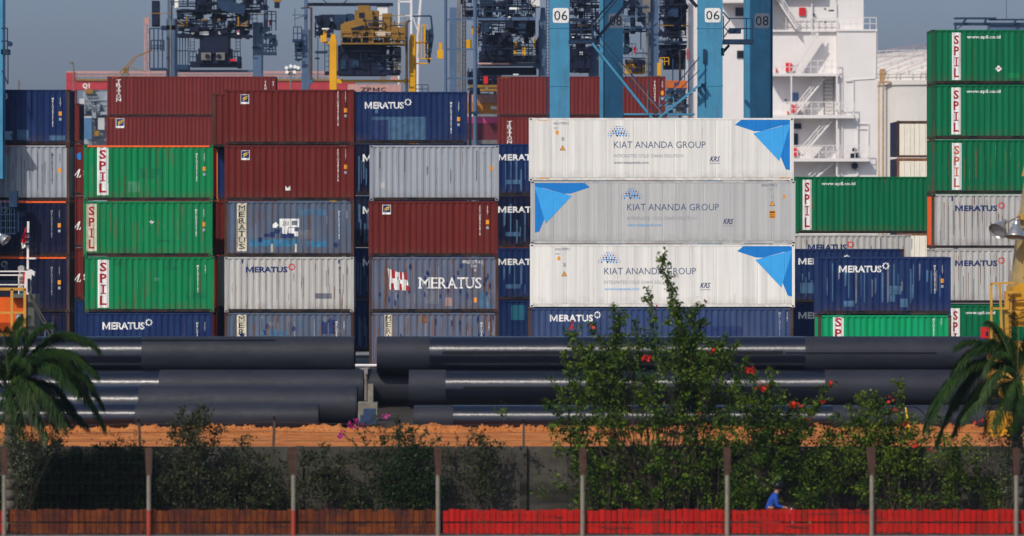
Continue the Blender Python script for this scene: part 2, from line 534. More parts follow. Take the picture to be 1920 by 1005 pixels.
    for xa, xb in ((x0 + 0.002, x0 + 0.062), (x1 - 0.062, x1 - 0.002)):
        mb.box(xa, xb, y0 + 0.162, y1 - 0.162, z1 - tr, z1 - 0.006); mb.box(xa, xb, y0 + 0.162, y1 - 0.162, z0 + 0.02, z0 + br)
    mb.box(x0 + 0.07, x1 - 0.07, y0 + 0.07, y1 - 0.07, z0 + 0.05, z0 + 0.12, 1)
    mb.build("frame", [frame, DARK, top or mat, rail or (mat if reefer else GRIME_GAP)], root)
    for nm, dc in decs:
        mb = MB(); ml2 = []
        def mi(m):
            if m not in ml2: ml2.append(m)
            return ml2.index(m)
        conform(mb, dc, fx, fz, ys, brk, mi)
        mb.build(nm, ml2, root)
    return root
# ------------------------------------------------------------------ marks on the containers
def gear(dc, cx, cy, r, m):
    n = 8
    for k in range(n):                                       # a ring of eight short teeth round an open eye
        a = 2 * pi * k / n
        ring = []
        for da, rr in ((-0.30, .58), (.30, .58), (.24, 1.0), (-.24, 1.0)):
            ring.append((cx + cos(a + da) * r * rr, cy + sin(a + da) * r * rr))
        dc.poly(ring[::-1], m, 1)
        ring = []
        for da, rr in ((.30, .58), (2 * pi / n - .30, .58), (2 * pi / n - .30, .74), (.30, .74)):
            ring.append((cx + cos(a + da) * r * rr, cy + sin(a + da) * r * rr))
        dc.poly(ring[::-1], m, 1)
    return dc

def meratus(x0, y0, x1, y1, m, gm):
    g = gear(Decal(), x1 + 8, y0 + 0.5, 6.8, gm)
    return [("lettering", Decal().text("MERATUS", x0, y0, x1, y1, m, 0.034)), ("emblem", g)]

def codes(x, y0, y1, m, txt="MRLU2075182", small="22G1", sq=True, m2=None):
    d = Decal().text(txt, x, y0, x + 3.6, y1, m, 0.01, 1, True)
    d.text(small, x + 14.5, y0, x + 17.5, y0 + (y1 - y0) * .3, m, 0.0, 1, True)
    if sq:
        d.rect(x + 13, y0 + (y1 - y0) * .48, x + 19, y0 + (y1 - y0) * .48 + 8, D_ORA, 0)
        d.rect(x + 13.6, y0 + (y1 - y0) * .48 + 12, x + 18.4, y0 + (y1 - y0) * .48 + 17, m2 or D_GREY, 0)
    return [("markings", d)]

def spil(x0, y0, x1, y1, red=None, bgm=None):
    return [("lettering", Decal().rect(x0, y0, x1, y1, bgm or D_WHITE, 0).serif("SPIL", x0 + 4, y0 + 5, x1 - 4, y1 - 5, red or D_RED, 0.03))]

def www(x, y, w=65):
    return [("web_address", Decal().text("www.spil.co.id", x, y, x + w, y + 8, D_WHITE, 0.02))]

def flogo(x, y):
    d = Decal().rect(x, y, x + 16, y + 18, D_WHITE, 0).rect(x + 1, y + 1, x + 15, y + 14, D_NAVY, 1)
    d.poly([(x + 3, y + 8), (x + 7, y + 4.8), (x + 14, y + 3), (x + 14, y + 4.6), (x + 8, y + 6.6), (x + 4.6, y + 9.2)], D_YEL, 2)
    d.poly([(x + 3.6, y + 12.6), (x + 7, y + 8.6), (x + 12.6, y + 6.4), (x + 12.2, y + 8.4), (x + 7.6, y + 10.2), (x + 5, y + 13)], D_YEL, 2)
    return [("emblem", d)]

def vmer(x0, y0, x1, y1, m=None, txt="MERATUS"):
    h = (y1 - y0 - 8) / (len(txt) + .22 * (len(txt) - 1))
    return [("lettering", Decal().rect(x0, y0, x1, y1, D_CREAM, 0).serif(txt, x0 + 3.5, y0 + 4, x1 - 3.5, y1 - 4, m or D_BLACK, 0.0))]

def dabs(dc, seed, x0, y0, x1, y1, n, mats, w=(4, 7), h=(8, 18)):
    r = random.Random(seed)
    for i in range(n):
        x = r.uniform(x0, x1); y = r.uniform(y0, y1); a = r.uniform(*w) / 2; b = r.uniform(*h) / 2
        k = r.randint(6, 8); ph = r.random()
        dc.poly([(x + a * cos(2 * pi * (j + ph) / k) * r.uniform(.75, 1.1), y - b * sin(2 * pi * (j + ph) / k) * r.uniform(.8, 1.1)) for j in range(k)], mats[i % len(mats)], 0 if i % 2 else 0.4 + 0.01 * i)
    return dc

def streaks(dc, seed, x0, y0, x1, y1, n, mats, w=(1.5, 3), h=(15, 70)):
    r = random.Random(seed)
    for i in range(n):
        x = x0 + (x1 - x0) * (i + r.uniform(.2, .8)) / n; hh = r.uniform(*h); y = r.uniform(y0, max(y0 + 1, y1 - hh)); ww = r.uniform(*w)
        dc.poly([(x, min(y1, y + hh)), (x + ww * .8, min(y1, y + hh) - 3), (x + ww, y + 2), (x - ww * .1, y)], mats[i % len(mats)], 0.5)
    return dc

H20, HC, P20 = 2.591, 2.896, 2.616
L20, L40 = 6.058, 12.192
def tier(k, off=0.0): return off + k * P20

# ---- nearest columns (front faces 200 m off): far left column
D0 = 200.0
pA = Decal().rect(32, 243, 53, 262, P_LIGHT).rect(92, 254, 122, 263, P_LIGHT).rect(8, 246, 22, 262, P_DKBLUE, .3)
container(-112, tier(4), D0, L20, H20, NAVY, "navy container with light blue repair patches, top of the column at the left end",
    meratus(-88, 180, 0, 192, D_WHITE, D_WHITE) + codes(97, 183, 237, D_WHITE), RUST, panel=pA)
container(-112, tier(3), D0, L20, H20, GREY, "smoke-stained grey container in the left end column, under the patched navy one",
    meratus(-88, 284, 0, 296, D_NAVY, D_SCARLET) + codes(96, 288, 345, D_BLACK), RUST, panel=streaks(Decal(), 4, 4, 275, 110, 365, 14, [P_GREYD, S_PALE], (.8, 2.6), (20, 80)))
container(-112, tier(2), D0, L20, H20, NAVYD, "navy container with painted-in shade, behind the blue ladder cage, under the grey one",
    meratus(-88, 392, 0, 404, D_SLATE, D_GREY) + codes(95, 394, 445, D_GREY), RUST, roofm=ORANGE, top=ORANGE)
container(-112, tier(1), D0, L20, H20, NAVYD, "navy container with painted-in shade, level with the white mast and red flag",
    meratus(-88, 495, 0, 507, D_SLATE, D_GREY) + codes(95, 500, 553, D_GREY), RUST, roofm=ORANGE, top=ORANGE)
container(-112, tier(0), D0, L20, H20, NAVYD, "lowest navy container with painted-in shade, behind the mooring ropes",
    codes(82, 604, 660, D_GREY, sq=False), RUST)

# ---- green column
def green_panel(seed, x0, y0, x1, y1):
    d = Decal()
    streaks(d, seed, x0 + 5, y0 + 10, x1 - 10, y1 - 4, 9, [P_RUST, P_GREENL], (.7, 1.6), (10, 50))
    return d
container(157, tier(3), D0, L20, H20, GREEN, "topmost of the three bright green containers in the left stack",
    spil(182, 276, 203, 366) + codes(367, 287, 340, D_WHITE), GREEN, (GREEN, ORANGE), top=ORANGE,
    panel=green_panel(1, 160, 275, 400, 366).rect(256, 316, 305, 334, P_GREENM, 0.2).rect(240, 340, 262, 360, P_GREENL, .1))
container(156, tier(2), D0, L20, H20, GREEN, "middle green container of the left stack, its letter strip stained cream",
    spil(162, 382, 181, 471, None, D_CREAM) + codes(366, 392, 443, D_WHITE) + [("graffiti", Decal().text("4y", 278, 413, 288, 420, D_WHITE, 0.02, slant=.3))], GREEN, (GREEN, RED), panel=green_panel(2, 185, 380, 400, 472).text("sabay", 294, 450, 320, 454, D_BLACK, 0, .6))
container(159, tier(1), D0, L20, H20, GREEN, "lowest green container of the left stack, dark squares near its top edge",
    spil(183, 487, 204, 577) + codes(369, 497, 548, D_WHITE, sq=False), GREEN, (GREEN, ORANGE),
    panel=green_panel(3, 160, 485, 400, 576).rect(213, 489, 229, 498, P_GREENM, .2).rect(305, 488, 333, 506, P_GREENM, .2).rect(348, 545, 385, 560, P_GREENM, .2).poly([(290, 526), (296, 528), (300, 521), (290, 520)], P_GREENL, .1))
container(156, tier(0), D0, L20, H20, NAVY, "blue container under the three green ones, above the left pipes",
    meratus(192, 604, 271, 618, D_WHITE, D_WHITE) + codes(368, 604, 660, D_WHITE, sq=False), NAVY, (NAVY, ORANGE))

# ---- red and grey column
container(421, tier(4), D0, L20, H20, RED, "topmost red container with a small yellow and blue emblem, centre left of the yard",
    flogo(451, 177) + codes(632, 172, 236, D_WHITE, "FCIU8995810") , RED)
container(421, tier(3), D0, L20, H20, RED, "second red container from the top with emblem and torn white sticker near its bottom",
    flogo(452, 282) + codes(632, 280, 340, D_WHITE, "FCIU4829176") + [("sticker", Decal().poly([(535, 357), (545, 357), (544, 348), (539, 353), (535, 348)], D_WHITE, 0))], RED)
pF = Decal().rect(524, 410, 561, 426, D_WHITE, .2).poly([(511, 427), (518, 427), (523, 422), (517, 416), (511, 421)], D_WHITE, .2)
pF.poly([(529, 438), (538, 439), (540, 426), (529, 426)], D_WHITE, .3).poly([(541, 437), (552, 438), (552, 427), (541, 427)], D_WHITE, .3).rect(552, 434, 559, 443, D_WHITE, .4)
pF.text("250", 529, 415, 541, 423, D_BLACK, 0, 1, slant=.15).rect(547, 414, 557, 422, P_GREYD, .9)
for q in ((514, 430, 525, 438), (526, 437, 553, 446), (506, 435, 515, 445), (495, 438, 505, 444), (484, 445, 492, 454)): pF.rect(*q, P_DKBLUE, .1)
pF.rect(468, 449, 560, 462, P_CYAN, 0).rect(575, 452, 612, 463, P_CYAN, 0).rect(560, 392, 612, 404, P_LIGHT, 0).rect(560, 431, 584, 448, P_GREYD, 0.05)
pF.rect(508, 457, 512, 473, D_CREAM, .6).rect(553, 457, 557, 473, D_CREAM, .6).poly([(624, 459), (630, 466), (636, 459), (630, 453)], P_DKBLUE, .2)
streaks(pF, 5, 436, 382, 655, 472, 14, [P_RUST, P_GREYD, S_PALE], (.6, 1.5), (15, 70))
container(421, tier(2), D0, L20, H20, FADED, "faded blue patched container with upright letter strip and white painted-over panel in the middle",
    vmer(444, 381, 463, 471) + codes(634, 395, 448, D_WHITE, sq=False), RUST, panel=pF)
container(421, tier(1), D0, L20, H20, GREYW, "pale grey lettered container directly under the patched faded blue one",
    meratus(461, 500, 539, 511, D_NAVY, D_SCARLET) + codes(635, 500, 550, D_BLACK, sq=False) + [("placard", Decal().rect(453, 487, 456, 494, D_NAVY).rect(634, 487, 637, 494, D_NAVY))], GREYW,
    panel=streaks(Decal(), 7, 435, 490, 655, 575, 12, [P_RUST, P_GREYD], (.6, 1.4), (12, 60)).rect(591, 550, 622, 560, P_GREYD, .1))
pG = dabs(Decal(), 3, 450, 592, 640, 650, 24, [P_DKBLUE, P_GREYD, P_LIGHT], (5, 14), (8, 14))
streaks(pG, 8, 436, 592, 655, 660, 14, [P_RUST, S_PALE], (.8, 2), (15, 60))
pG.rect(603, 600, 630, 626, P_DKBLUE, .3).rect(505, 618, 540, 640, P_LIGHT, .1)
container(421, tier(0), D0, L20, H20, FADED, "bottom faded blue container with dark square dabs, above the end of the left pipes",
    vmer(444, 589, 462, 679) + codes(629, 602, 655, D_WHITE, sq=False), RUST, panel=pG)

# ---- grey, red, flag column
container(693, tier(3), D0, L20, H20, GREY, "plain light grey container without lettering, left of the top refrigerated one",
    codes(905, 285, 340, D_GREY), GREY, panel=streaks(Decal(), 9, 700, 275, 930, 365, 10, [P_GREYD, GREYW], (.8, 3), (12, 70)).poly([(713, 352), (722, 352), (721, 341), (712, 344)], GREYW, .2))
container(691, tier(2), D0, L20, H20, RED, "lone red container with emblem between the plain grey one and the flag-painted one",
    flogo(717, 384) + codes(898, 386, 441, D_WHITE, "FCIU8995810"), RED)
pI = dabs(Decal(), 13, 712, 488, 925, 570, 42, [P_DKBLUE, P_DKBLUE, P_GREYD], (3.5, 6), (8, 16))
streaks(pI, 10, 703, 486, 930, 576, 22, [P_RUST, P_RUST, P_RUST, S_PALE], (.8, 1.8), (15, 80))
pI.rect(798, 545, 820, 570, P_GREYD, .2).rect(835, 558, 848, 574, P_PINK, .2).rect(898, 548, 926, 577, P_LIGHT, .3)
fl = Decal().poly([(731, 543), (768, 545), (761, 511), (745, 510), (727, 503)], D_WHITE, 0)
for q in ([(735, 522), (741, 522), (741, 507), (734, 505)], [(750, 524), (754, 525), (754, 510), (749, 510)], [(733, 543), (739, 543), (738, 531), (733, 531)], [(749, 544), (754, 544), (753, 532), (749, 532)], [(762, 545), (769, 545), (766, 535), (762, 535)], [(758, 524), (765, 525), (762, 511), (758, 511)]):
    fl.poly(q, D_RED, 1)
fl.text("V", 744, 519, 748, 526, D_BLACK, .02, 2)
tx = Decal().serif("MERATUS", 786, 520, 903, 541, D_WHITE, 0.01, 1, False, .12, {'M': 1.35, 'E': .8, 'A': 1.1, 'U': 1.05, 'S': .8, 'T': .9})
container(692, tier(1), D0, L20, H20, FADEDB, "rust-streaked blue container painted with a red and white flag and large white serif lettering",
    [("emblem", fl), ("lettering", tx)] + [("markings", Decal().text("MRLU 227516 2", 868, 488, 905, 494, D_WHITE, 0.01).text("22G1", 883, 496, 894, 501, D_WHITE, 0.01).rect(889, 504, 894, 509, D_GREY).rect(889, 558, 894, 567, D_ORA))], RUST, panel=pI)
pJ = dabs(Decal(), 14, 712, 595, 925, 655, 30, [P_DKBLUE, P_GREYD], (3.5, 6), (8, 16))
streaks(pJ, 11, 703, 590, 930, 655, 18, [P_RUST, S_PALE], (.8, 2), (15, 60)); pJ.rect(791, 590, 800, 606, P_RUST, .5)
container(692, tier(0), D0, L20, H20, FADEDB, "bottom blue container with rust posts under the flag-painted one, beside the pipe pile gap",
    vmer(721, 588, 736, 676) + codes(901, 604, 655, D_WHITE, sq=False), RUST, panel=pJ)

# ---- white reefers on a navy base
D1 = 196.5
def reefer_marks(x, y, rev=False, url=D_SLATE):
    """the wide lettering with its dotted dome; x is the left edge of the name, y its top"""
    tx = Decal().text("KIAT ANANDA GROUP", x, y, x + 172, y + 12.5, D_SLATE, -0.004)
    sb = Decal().text("INTEGRATED COLD CHAIN SOLUTION", x, y + 24, x + 130, y + 30, D_GREY, 0.0)
    ub = Decal().text("www.kiatananda.com", x, y + 37, x + 65, y + 42, url, 0.0)
    dome = Decal(); cx, cy = x + 9, y - 10.5
    for row, (half, n, sz) in enumerate(((22.5, 8, 2.5), (21.5, 9, 2.4), (19, 7, 2.3), (15.5, 6, 1.9), (10, 5, 1.5))):
        for k in range(n):
            if row == 0 and k == 2: continue
            u = (k + .5) / n * 2 - 1; xx = cx + half * u; yy = cy - row * 4.3 + abs(u) * .6; w = sz * (1.08 - .6 * abs(u) ** 2)
            q = (k * 3 + row * 5) % 7
            dome.poly([(xx - w, yy - w * .75), (xx, yy + w), (xx + w, yy - w * .75)], (D_BLUED, D_BLUE, D_NAVY, D_BLUED, D_BLUED, D_BLUE, D_NAVY)[q] if abs(u) < .75 else D_GREY, 0)
    k = Decal().text("KRS", x + 180, y + 28, x + 197, y + 38, D_NAVY, 0.015, slant=.25).rect(x + 179, y + 40.5, x + 199, y + 42, D_GREY)
    return [("lettering", tx), ("tagline", sb), ("web_address", ub), ("emblem", dome), ("logo", k)]
def shards(x, y, flip):
    """blue paper-plane shards; x is the outer edge, y the top"""
    def P(pts): return [((x - a) if not flip else (x + a), y + b) for a, b in (pts if flip else pts[::-1])]
    d = Decal().poly(P([(104, 11), (68, 23), (55, 23), (1, 8), (1, 0), (90, 0)][::1]), D_BLUED, 0)
    d.poly(P([(1, 96), (9, 94), (25, 54), (14, 9), (1, 5)]), D_BLUED, 1)
    d.poly(P([(70, 27), (21, 79), (0, 9)]) , D_BLUE, 2)
    return [("emblem", d)]
def plates(x, y, right=False):
    d = Decal()
    if not right:
        d.text("KAGU 777079 5", x, y, x + 28, y + 4.5, D_SLATE, 0).text("45R1", x, y + 9, x + 9, y + 13, D_GREY, 0).rect(x + 4, y + 16, x + 9.5, y + 23, D_ORA)
        d.rect(x + 15, y + 28, x + 20, y + 35, D_GREY).poly([(x + 11.5, y + 53), (x + 22.5, y + 53), (x + 17, y + 43)], D_BLACK, 0).poly([(x + 12.6, y + 52.3), (x + 21.4, y + 52.3), (x + 17, y + 44.3)], D_ORA, 1)
    else:
        d.text("KAGU 777043 2", x, y, x + 29, y + 4.5, D_SLATE, 0).text("45R1", x + 14, y + 8, x + 23, y + 12, D_GREY, 0).rect(x + 40, y + 20, x + 44, y + 27, D_ORA)
        d.rect(x + 18, y + 20, x + 23, y + 27, D_GREY).poly([(x + 14.5, y + 41), (x + 25.5, y + 41), (x + 20, y + 31)], D_BLACK, 0).poly([(x + 15.6, y + 40.3), (x + 24.4, y + 40.3), (x + 20, y + 32.3)], D_ORA, 1)
        d.rect(x + 14, y + 50, x + 26, y + 64, D_ORA, 0).rect(x + 15.5, y + 51.5, x + 24.5, y + 54, D_BLACK, 1).rect(x + 17, y + 56, x + 18.5, y + 59, D_BLACK, 1).rect(x + 21, y + 56, x + 22.5, y + 59, D_BLACK, 1).rect(x + 16, y + 61, x + 24, y + 62.5, D_BLACK, 1)
    return [("markings", d)]
def hazard(x, y): 
    d = Decal()
    for k in range(4): d.poly([(x + k * 4.6, y + 2.2), (x + k * 4.6 + 3, y + 2.2), (x + k * 4.6 + 4, y), (x + k * 4.6 + 1, y)], D_ORA, 0)
    return [("hazard_stripes", d)]
ZR = [2.93, 5.84, 8.75]
container(992, ZR[2], D1, L40, HC, WHITE, "top white refrigerated container with blue shards at its right end", reefer_marks(1151, 265) + shards(1482, 223, False) + plates(1038, 229) + hazard(1009, 224), WHITE, reefer=True)
container(995, ZR[1], D1, L40, HC, WHITEG, "greyish refrigerated container with blue shards at its left end, middle of three", reefer_marks(1176, 382, url=D_BLUE) + shards(1002, 340, True) + plates(1428, 345, True) + hazard(1011, 333) + hazard(1462, 332), WHITEG, reefer=True)
container(994, ZR[0], D1, L40, HC, WHITE, "lowest white refrigerated container, blue shards at right, crossed by the flowering shoot", reefer_marks(1133, 502, url=D_BLUE) + shards(1486, 460, False) + plates(1041, 465) + hazard(1011, 459), WHITE, reefer=True)
container(991, 0.0, D1, L40, HC, NAVYL, "long slate-blue container under the three refrigerated ones", meratus(1031, 590, 1112, 603, D_WHITE, D_WHITE) + codes(1460, 585, 645, D_WHITE, sq=False), RUST, panel=Decal().rect(1280, 612, 1392, 632, P_DKBLUE, .1))

# ---- the row behind (214 m), seen through the gaps
D2 = 214.0
O2 = 0.3
for k, (px, m, lab) in enumerate((
    (649, NAVY, "bottom blue container glimpsed in the gap above the white rail"),
    (649, NAVY, "blue container in the narrow gap beside the pale grey lettered one"),
    (649, NAVYD, "dark blue container in the narrow gap beside the patched faded blue one"),
    (649, NAVYD, "dark blue container in the narrow gap beside the red one with the torn sticker"))):
    y = 565 - k * 98
    dd = meratus(680, y + 18, 766, y + 32, D_WHITE, D_WHITE) if k else []
    container(px, tier(k, O2), D2, L20, H20, m, lab, dd, panel=streaks(Decal(), 20 + k, 668, y + 12, 690, y + 90, 4, [P_LIGHT], (2, 4), (30, 70)))
pK = Decal().rect(697, 219, 799, 262, P_LIGHT, 0).rect(697, 225, 728, 262, P_DKBLUE, .3).rect(703, 203, 709, 212, P_LIGHT, .3)
container(649, tier(4, O2), D2, L20, H20, NAVY, "blue container with a broad light blue repaint band, topmost behind the plain grey one",
    meratus(684, 191, 757, 204, D_WHITE, D_WHITE) + codes(844, 191, 250, D_WHITE), NAVY, panel=pK)
for k, (m, lab) in enumerate(((NAVY, "bottom blue container with a teal patch left of the slate-blue base container"),
    (NAVY, "blue container with a light stripe, beside the lowest refrigerated one"),
    (NAVYD, "dark blue container beside the middle refrigerated one"),
    (NAVY, "blue container under the narrow red one, beside the top refrigerated one"))):
    y = 565 - k * 98
    container(899, tier(k, O2), D2, L20, H20, m, lab, meratus(934, y + 18, 1018, y + 30, D_WHITE, D_WHITE) if k else [], RUST if k == 0 else m,
        panel=streaks(Decal(), 30 + k, 942, y + 10, 990, y + 90, 5, [P_LIGHT], (1.5, 4), (20, 70)).rect(948, y + 66, 976, y + 74, P_LIGHT, .2) if k else Decal().rect(958, 572, 984, 600, TEAL, .2))
for k, (m, lab) in enumerate(((NAVY, "narrow blue container strip at the foot of the gap left of the green stack"),
    (RED, "narrow strip of scratched red container left of the lowest green one"),
    (RED, "narrow strip of red container with white letters left of the middle green one"),
    (RED, "narrow red container strip with blue dot, left of the topmost green one"))):
    y = 565 - k * 98
    dd = []
    if k >= 1: dd = [("lettering", Decal().text("MAERSK", 131, y + 46, 206, y + 62, D_WHITE, .016, slant=.3))]
    if k == 3: dd.append(("emblem", Decal().poly([(150 + 7 * cos(a * pi / 5), y + 22 - 7 * sin(a * pi / 5)) for a in range(10)], D_BLUED)))
    container(-70, tier(k, O2), D2, L20, H20, m, lab, dd, ends=(m, NAVYD))
container(-78, tier(4, O2) + .01, D2, L20, HC - .9, RED, "narrow red container strip with navy end, top left below the Q1 crane", ends=(RED, NAVYD))
for k, (m, lab) in enumerate(((NAVY, "bottom blue strip right of the blue lettered container under the green ones"),
    (GREYW, "pale grey strip right of the lowest green container"), (RED, "red strip right of the middle green container"), (NAVY, "navy strip right of the topmost green container"))):
    container(403 if k != 2 else 404, tier(k), 206.5, L20, H20, m, lab, frame=m if k == 2 else ORANGE, ends=(m, m))
container(398, tier(4) - .03, 205.5, L20, H20, RED, "red container peeping out left of the topmost red one with emblem", frame=RUST)

# ---- right of the reefers
D3 = 216.0
container(1492, 7.25 + (400 - 331) * .027 - HC, D3, L40, HC, GREENB, "long deep green container right of the refrigerated stack, with web address",
    spil(1505, 337, 1522, 431) + www(1540, 341, 64))
container(1484, 7.25 + (400 - 440) * .027 - H20, D3, L20, H20, GREYW, "grey container half hidden below the long deep green one",
    meratus(1515, 458, 1587, 470, D_NAVY, D_SCARLET), panel=streaks(Decal(), 41, 1500, 445, 1730, 480, 8, [P_RUST, P_GREYD], (.8, 1.6), (8, 30)))
container(1484, 7.25 + (400 - 440) * .027 - 2 * H20 - .03, D3, L20, H20, NAVY, "navy container under the half hidden grey one")
D4 = 207.0
zt = 7.25 + (400 - 467) * D4 / 8000
container(1461, zt - H20, D4, L20, H20, NAVY, "blue container behind the front right blue one, its right corner post showing above it",
    meratus(1497, 484, 1580, 496, D_WHITE, D_WHITE), RUST, panel=streaks(Decal(), 42, 1500, 500, 1532, 560, 5, [P_LIGHT], (2, 5), (15, 50)).rect(1500, 530, 1532, 550, P_LIGHT, .1))
container(1461, zt - 2 * H20 - .025, D4, L20, H20, NAVY, "lower blue container beside the foot of the refrigerated stack, right side",
    meratus(1497, 585, 1580, 598, D_WHITE, D_WHITE))
D5 = 194.0
pR = streaks(Decal(), 50, 1545, 492, 1770, 572, 22, [P_LIGHT, P_LIGHT, P_GREYD], (1.5, 4), (20, 75))
pR.rect(1667, 536, 1690, 552, P_LIGHT, .6).rect(1668, 553, 1678, 566, P_LIGHT, .6).rect(1582, 564, 1602, 575, P_LIGHT, .7).rect(1688, 560, 1702, 576, P_LIGHT, .7).rect(1706, 533, 1713, 560, P_LIGHT, .8)
container(1533, tier(1, 0.05), D5, L20, H20, NAVY, "blue container streaked with light blue scrapes, front of the right end",
    meratus(1573, 498, 1653, 511, D_WHITE, D_WHITE) + codes(1751, 497, 550, D_WHITE), NAVY, panel=pR)
container(1534, tier(0, 0.03), D5, L20, H20, GREENC, "bright mint green container at the bottom, under the streaked blue one",
    spil(1562, 591, 1582, 680) + codes(1749, 597, 640, D_WHITE, sq=False), RUST)
D6 = 203.5
def T6(k): return 0.34 + 2.616 * k
ends6 = (GREEN, GREEN)
container(1747, T6(5), D6, L20, H20, GREENB, "top green container of the tall right stack, with a white diamond placard",
    spil(1785, 61, 1802, 150) + www(1813, 66, 63) + [("placard", Decal().poly([(1866, 129), (1872, 135), (1879, 129), (1872, 122)], D_WHITE).rect(1871, 127, 1876, 129, D_RED, 1))], GPOST, panel=Decal().rect(1890, 137, 1912, 146, GREEN, .1))
container(1747, T6(4), D6, L20, H20, GREENB, "second green container from the top of the tall right stack, without placard",
    spil(1784, 164, 1802, 252) + www(1812, 168, 64), GPOST)
container(1747, T6(3), D6, L20, H20, GREENB, "third green container of the tall right stack, its letters faded to orange",
    spil(1785, 268, 1803, 356, plain("decal_faded_red", (0.5, 0.13, 0.06), .5, var=.2)), GPOST, panel=streaks(Decal(), 61, 1760, 268, 1915, 356, 12, [P_GREENL, P_RUST], (.6, 1.4), (12, 60)))
pS = streaks(Decal(), 62, 1755, 372, 1915, 462, 16, [P_GREYD, P_RUST], (.7, 1.8), (20, 80))
container(1747, T6(2), D6, L20, H20, GREYW, "upper dirty white container of the tall right stack, behind the floodlights",
    meratus(1791, 385, 1870, 396, D_NAVY, D_SCARLET) + [("placard", Decal().rect(1784, 368, 1787, 377, D_NAVY).rect(1892, 368, 1896, 378, D_GREY).rect(1906, 368, 1910, 376, D_GREY))], RUST, (ORANGE, GREYW), panel=pS)
container(1747, T6(1), D6, L20, H20, GREYW, "lower dirty white container of the tall right stack, beside the yellow machine",
    meratus(1791, 488, 1870, 499, D_NAVY, D_SCARLET), GREYW, (GREYW, GREYW), panel=streaks(Decal(), 63, 1785, 475, 1915, 568, 14, [P_GREYD, P_RUST], (.6, 1.4), (15, 60)))
container(1747, 0.0, D6, L20, HC, GREENB, "bottom green container of the tall right stack, behind the yellow railing",
    spil(1783, 578, 1800, 668) + www(1810, 583, 56), GPOST)

# ---- far yard (300 m): long red containers stacked six high
D7 = 309.0
TR = lambda x, y, h: [("lettering", Decal().serif("TRITON", x, y, x + 9, y + h, D_WHITE, .02, gap=.1))]
zs = [0.0] + [2.61 + 2.916 * k for k in range(5)]
gl = "long red containers in the far yard, left stack"
labL = {5: "long red container with upright white serif letters, top of the far left stack", 4: "long red container with small emblem, second in the far left stack"}
for k in range(6):
    mk = {5: TR(218, 149, 41) + codes(496, 152, 180, D_WHITE, "TRHU4", "45", False) + hazard(206, 144), 4: flogo(217, 222) + hazard(205, 220)}.get(k, [])
    if k >= 3: container(201 if k != 4 else 199, zs[k], D7, L40, HC, REDB, labL.get(k, "long red container low in the far left stack, hidden behind the green stack"), mk, group=gl)
    mk = {4: TR(951, 227, 42), 5: codes(1226, 152, 190, D_WHITE, "TRHU483", "45G", True) + hazard(938, 144)}.get(k, [])
    if k >= 3: container(932 if k != 4 else 933, zs[k], D7, L40, HC, REDB, {5: "long red container behind the light blue crane legs, top of the far centre stack", 4: "long red container with upright white letters at the left edge of the refrigerated stack"}.get(k, "long red container low in the far centre stack, hidden behind the refrigerated ones"), mk, group="long red containers in the far yard, centre stack")
    if k < 3:
        container(201, zs[k], D7, L40, H20 if k == 0 else HC, REDB, "long red container low in the far left stack, hidden behind the green stack", group=gl)
        container(932, zs[k], D7, L40, H20 if k == 0 else HC, REDB, "long red container low in the far centre stack, hidden behind the refrigerated ones", group="long red containers in the far yard, centre stack")
# ------------------------------------------------------------------ gantry cranes, ship, tank and the far harbour
CBLUE = plain("crane_sky_blue", (0.056, 0.235, 0.385), 0.5, var=0.14, scale=0.9, dirt=0.4)
CGREY = plain("crane_grey_blue", (0.075, 0.125, 0.22), 0.55, var=0.15, scale=0.6, dirt=0.35)
CDARK = plain("crane_dark_steel", (0.005, 0.009, 0.03), 0.7, var=0.3)
CDARK2 = plain("crane_dark_blue_steel", (0.012, 0.035, 0.08), 0.6, var=0.3)
CYEL = plain("crane_yellow", (0.68, 0.34, 0.008), 0.5, var=0.12, scale=0.7, dirt=0.25)
COCH = plain("crane_ochre", (0.24, 0.13, 0.022), 0.6, var=0.2, scale=0.7, dirt=0.35)
CSTEEL = plain("weathered_steel", (0.16, 0.15, 0.14), 0.6, var=0.25, dirt=0.3)
CBROWN = plain("brown_cable_steel", (0.075, 0.05, 0.04), 0.7, var=0.3)
CRED = plain("far_red_steel", (0.40, 0.035, 0.045), 0.6, var=0.15)
CPINK = plain("faded_pink_steel", (0.48, 0.27, 0.24), 0.6, var=0.12, dirt=0.3)
SHIPW = plain("ship_white", (0.70, 0.67, 0.655), 0.45, var=0.04, scale=0.25, dirt=0.08)
TANKW = plain("tank_white", (0.57, 0.54, 0.50), 0.55, var=0.06, scale=0.2, dirt=0.12)
GLASS = plain("dark_glass", (0.01, 0.014, 0.02), 0.15, var=0.05)
REDB2 = plain("signal_red", (0.55, 0.015, 0.02), 0.5, var=0.1)
LAMPW = plain("lamp_white", (0.8, 0.8, 0.78), 0.4, var=0.05)

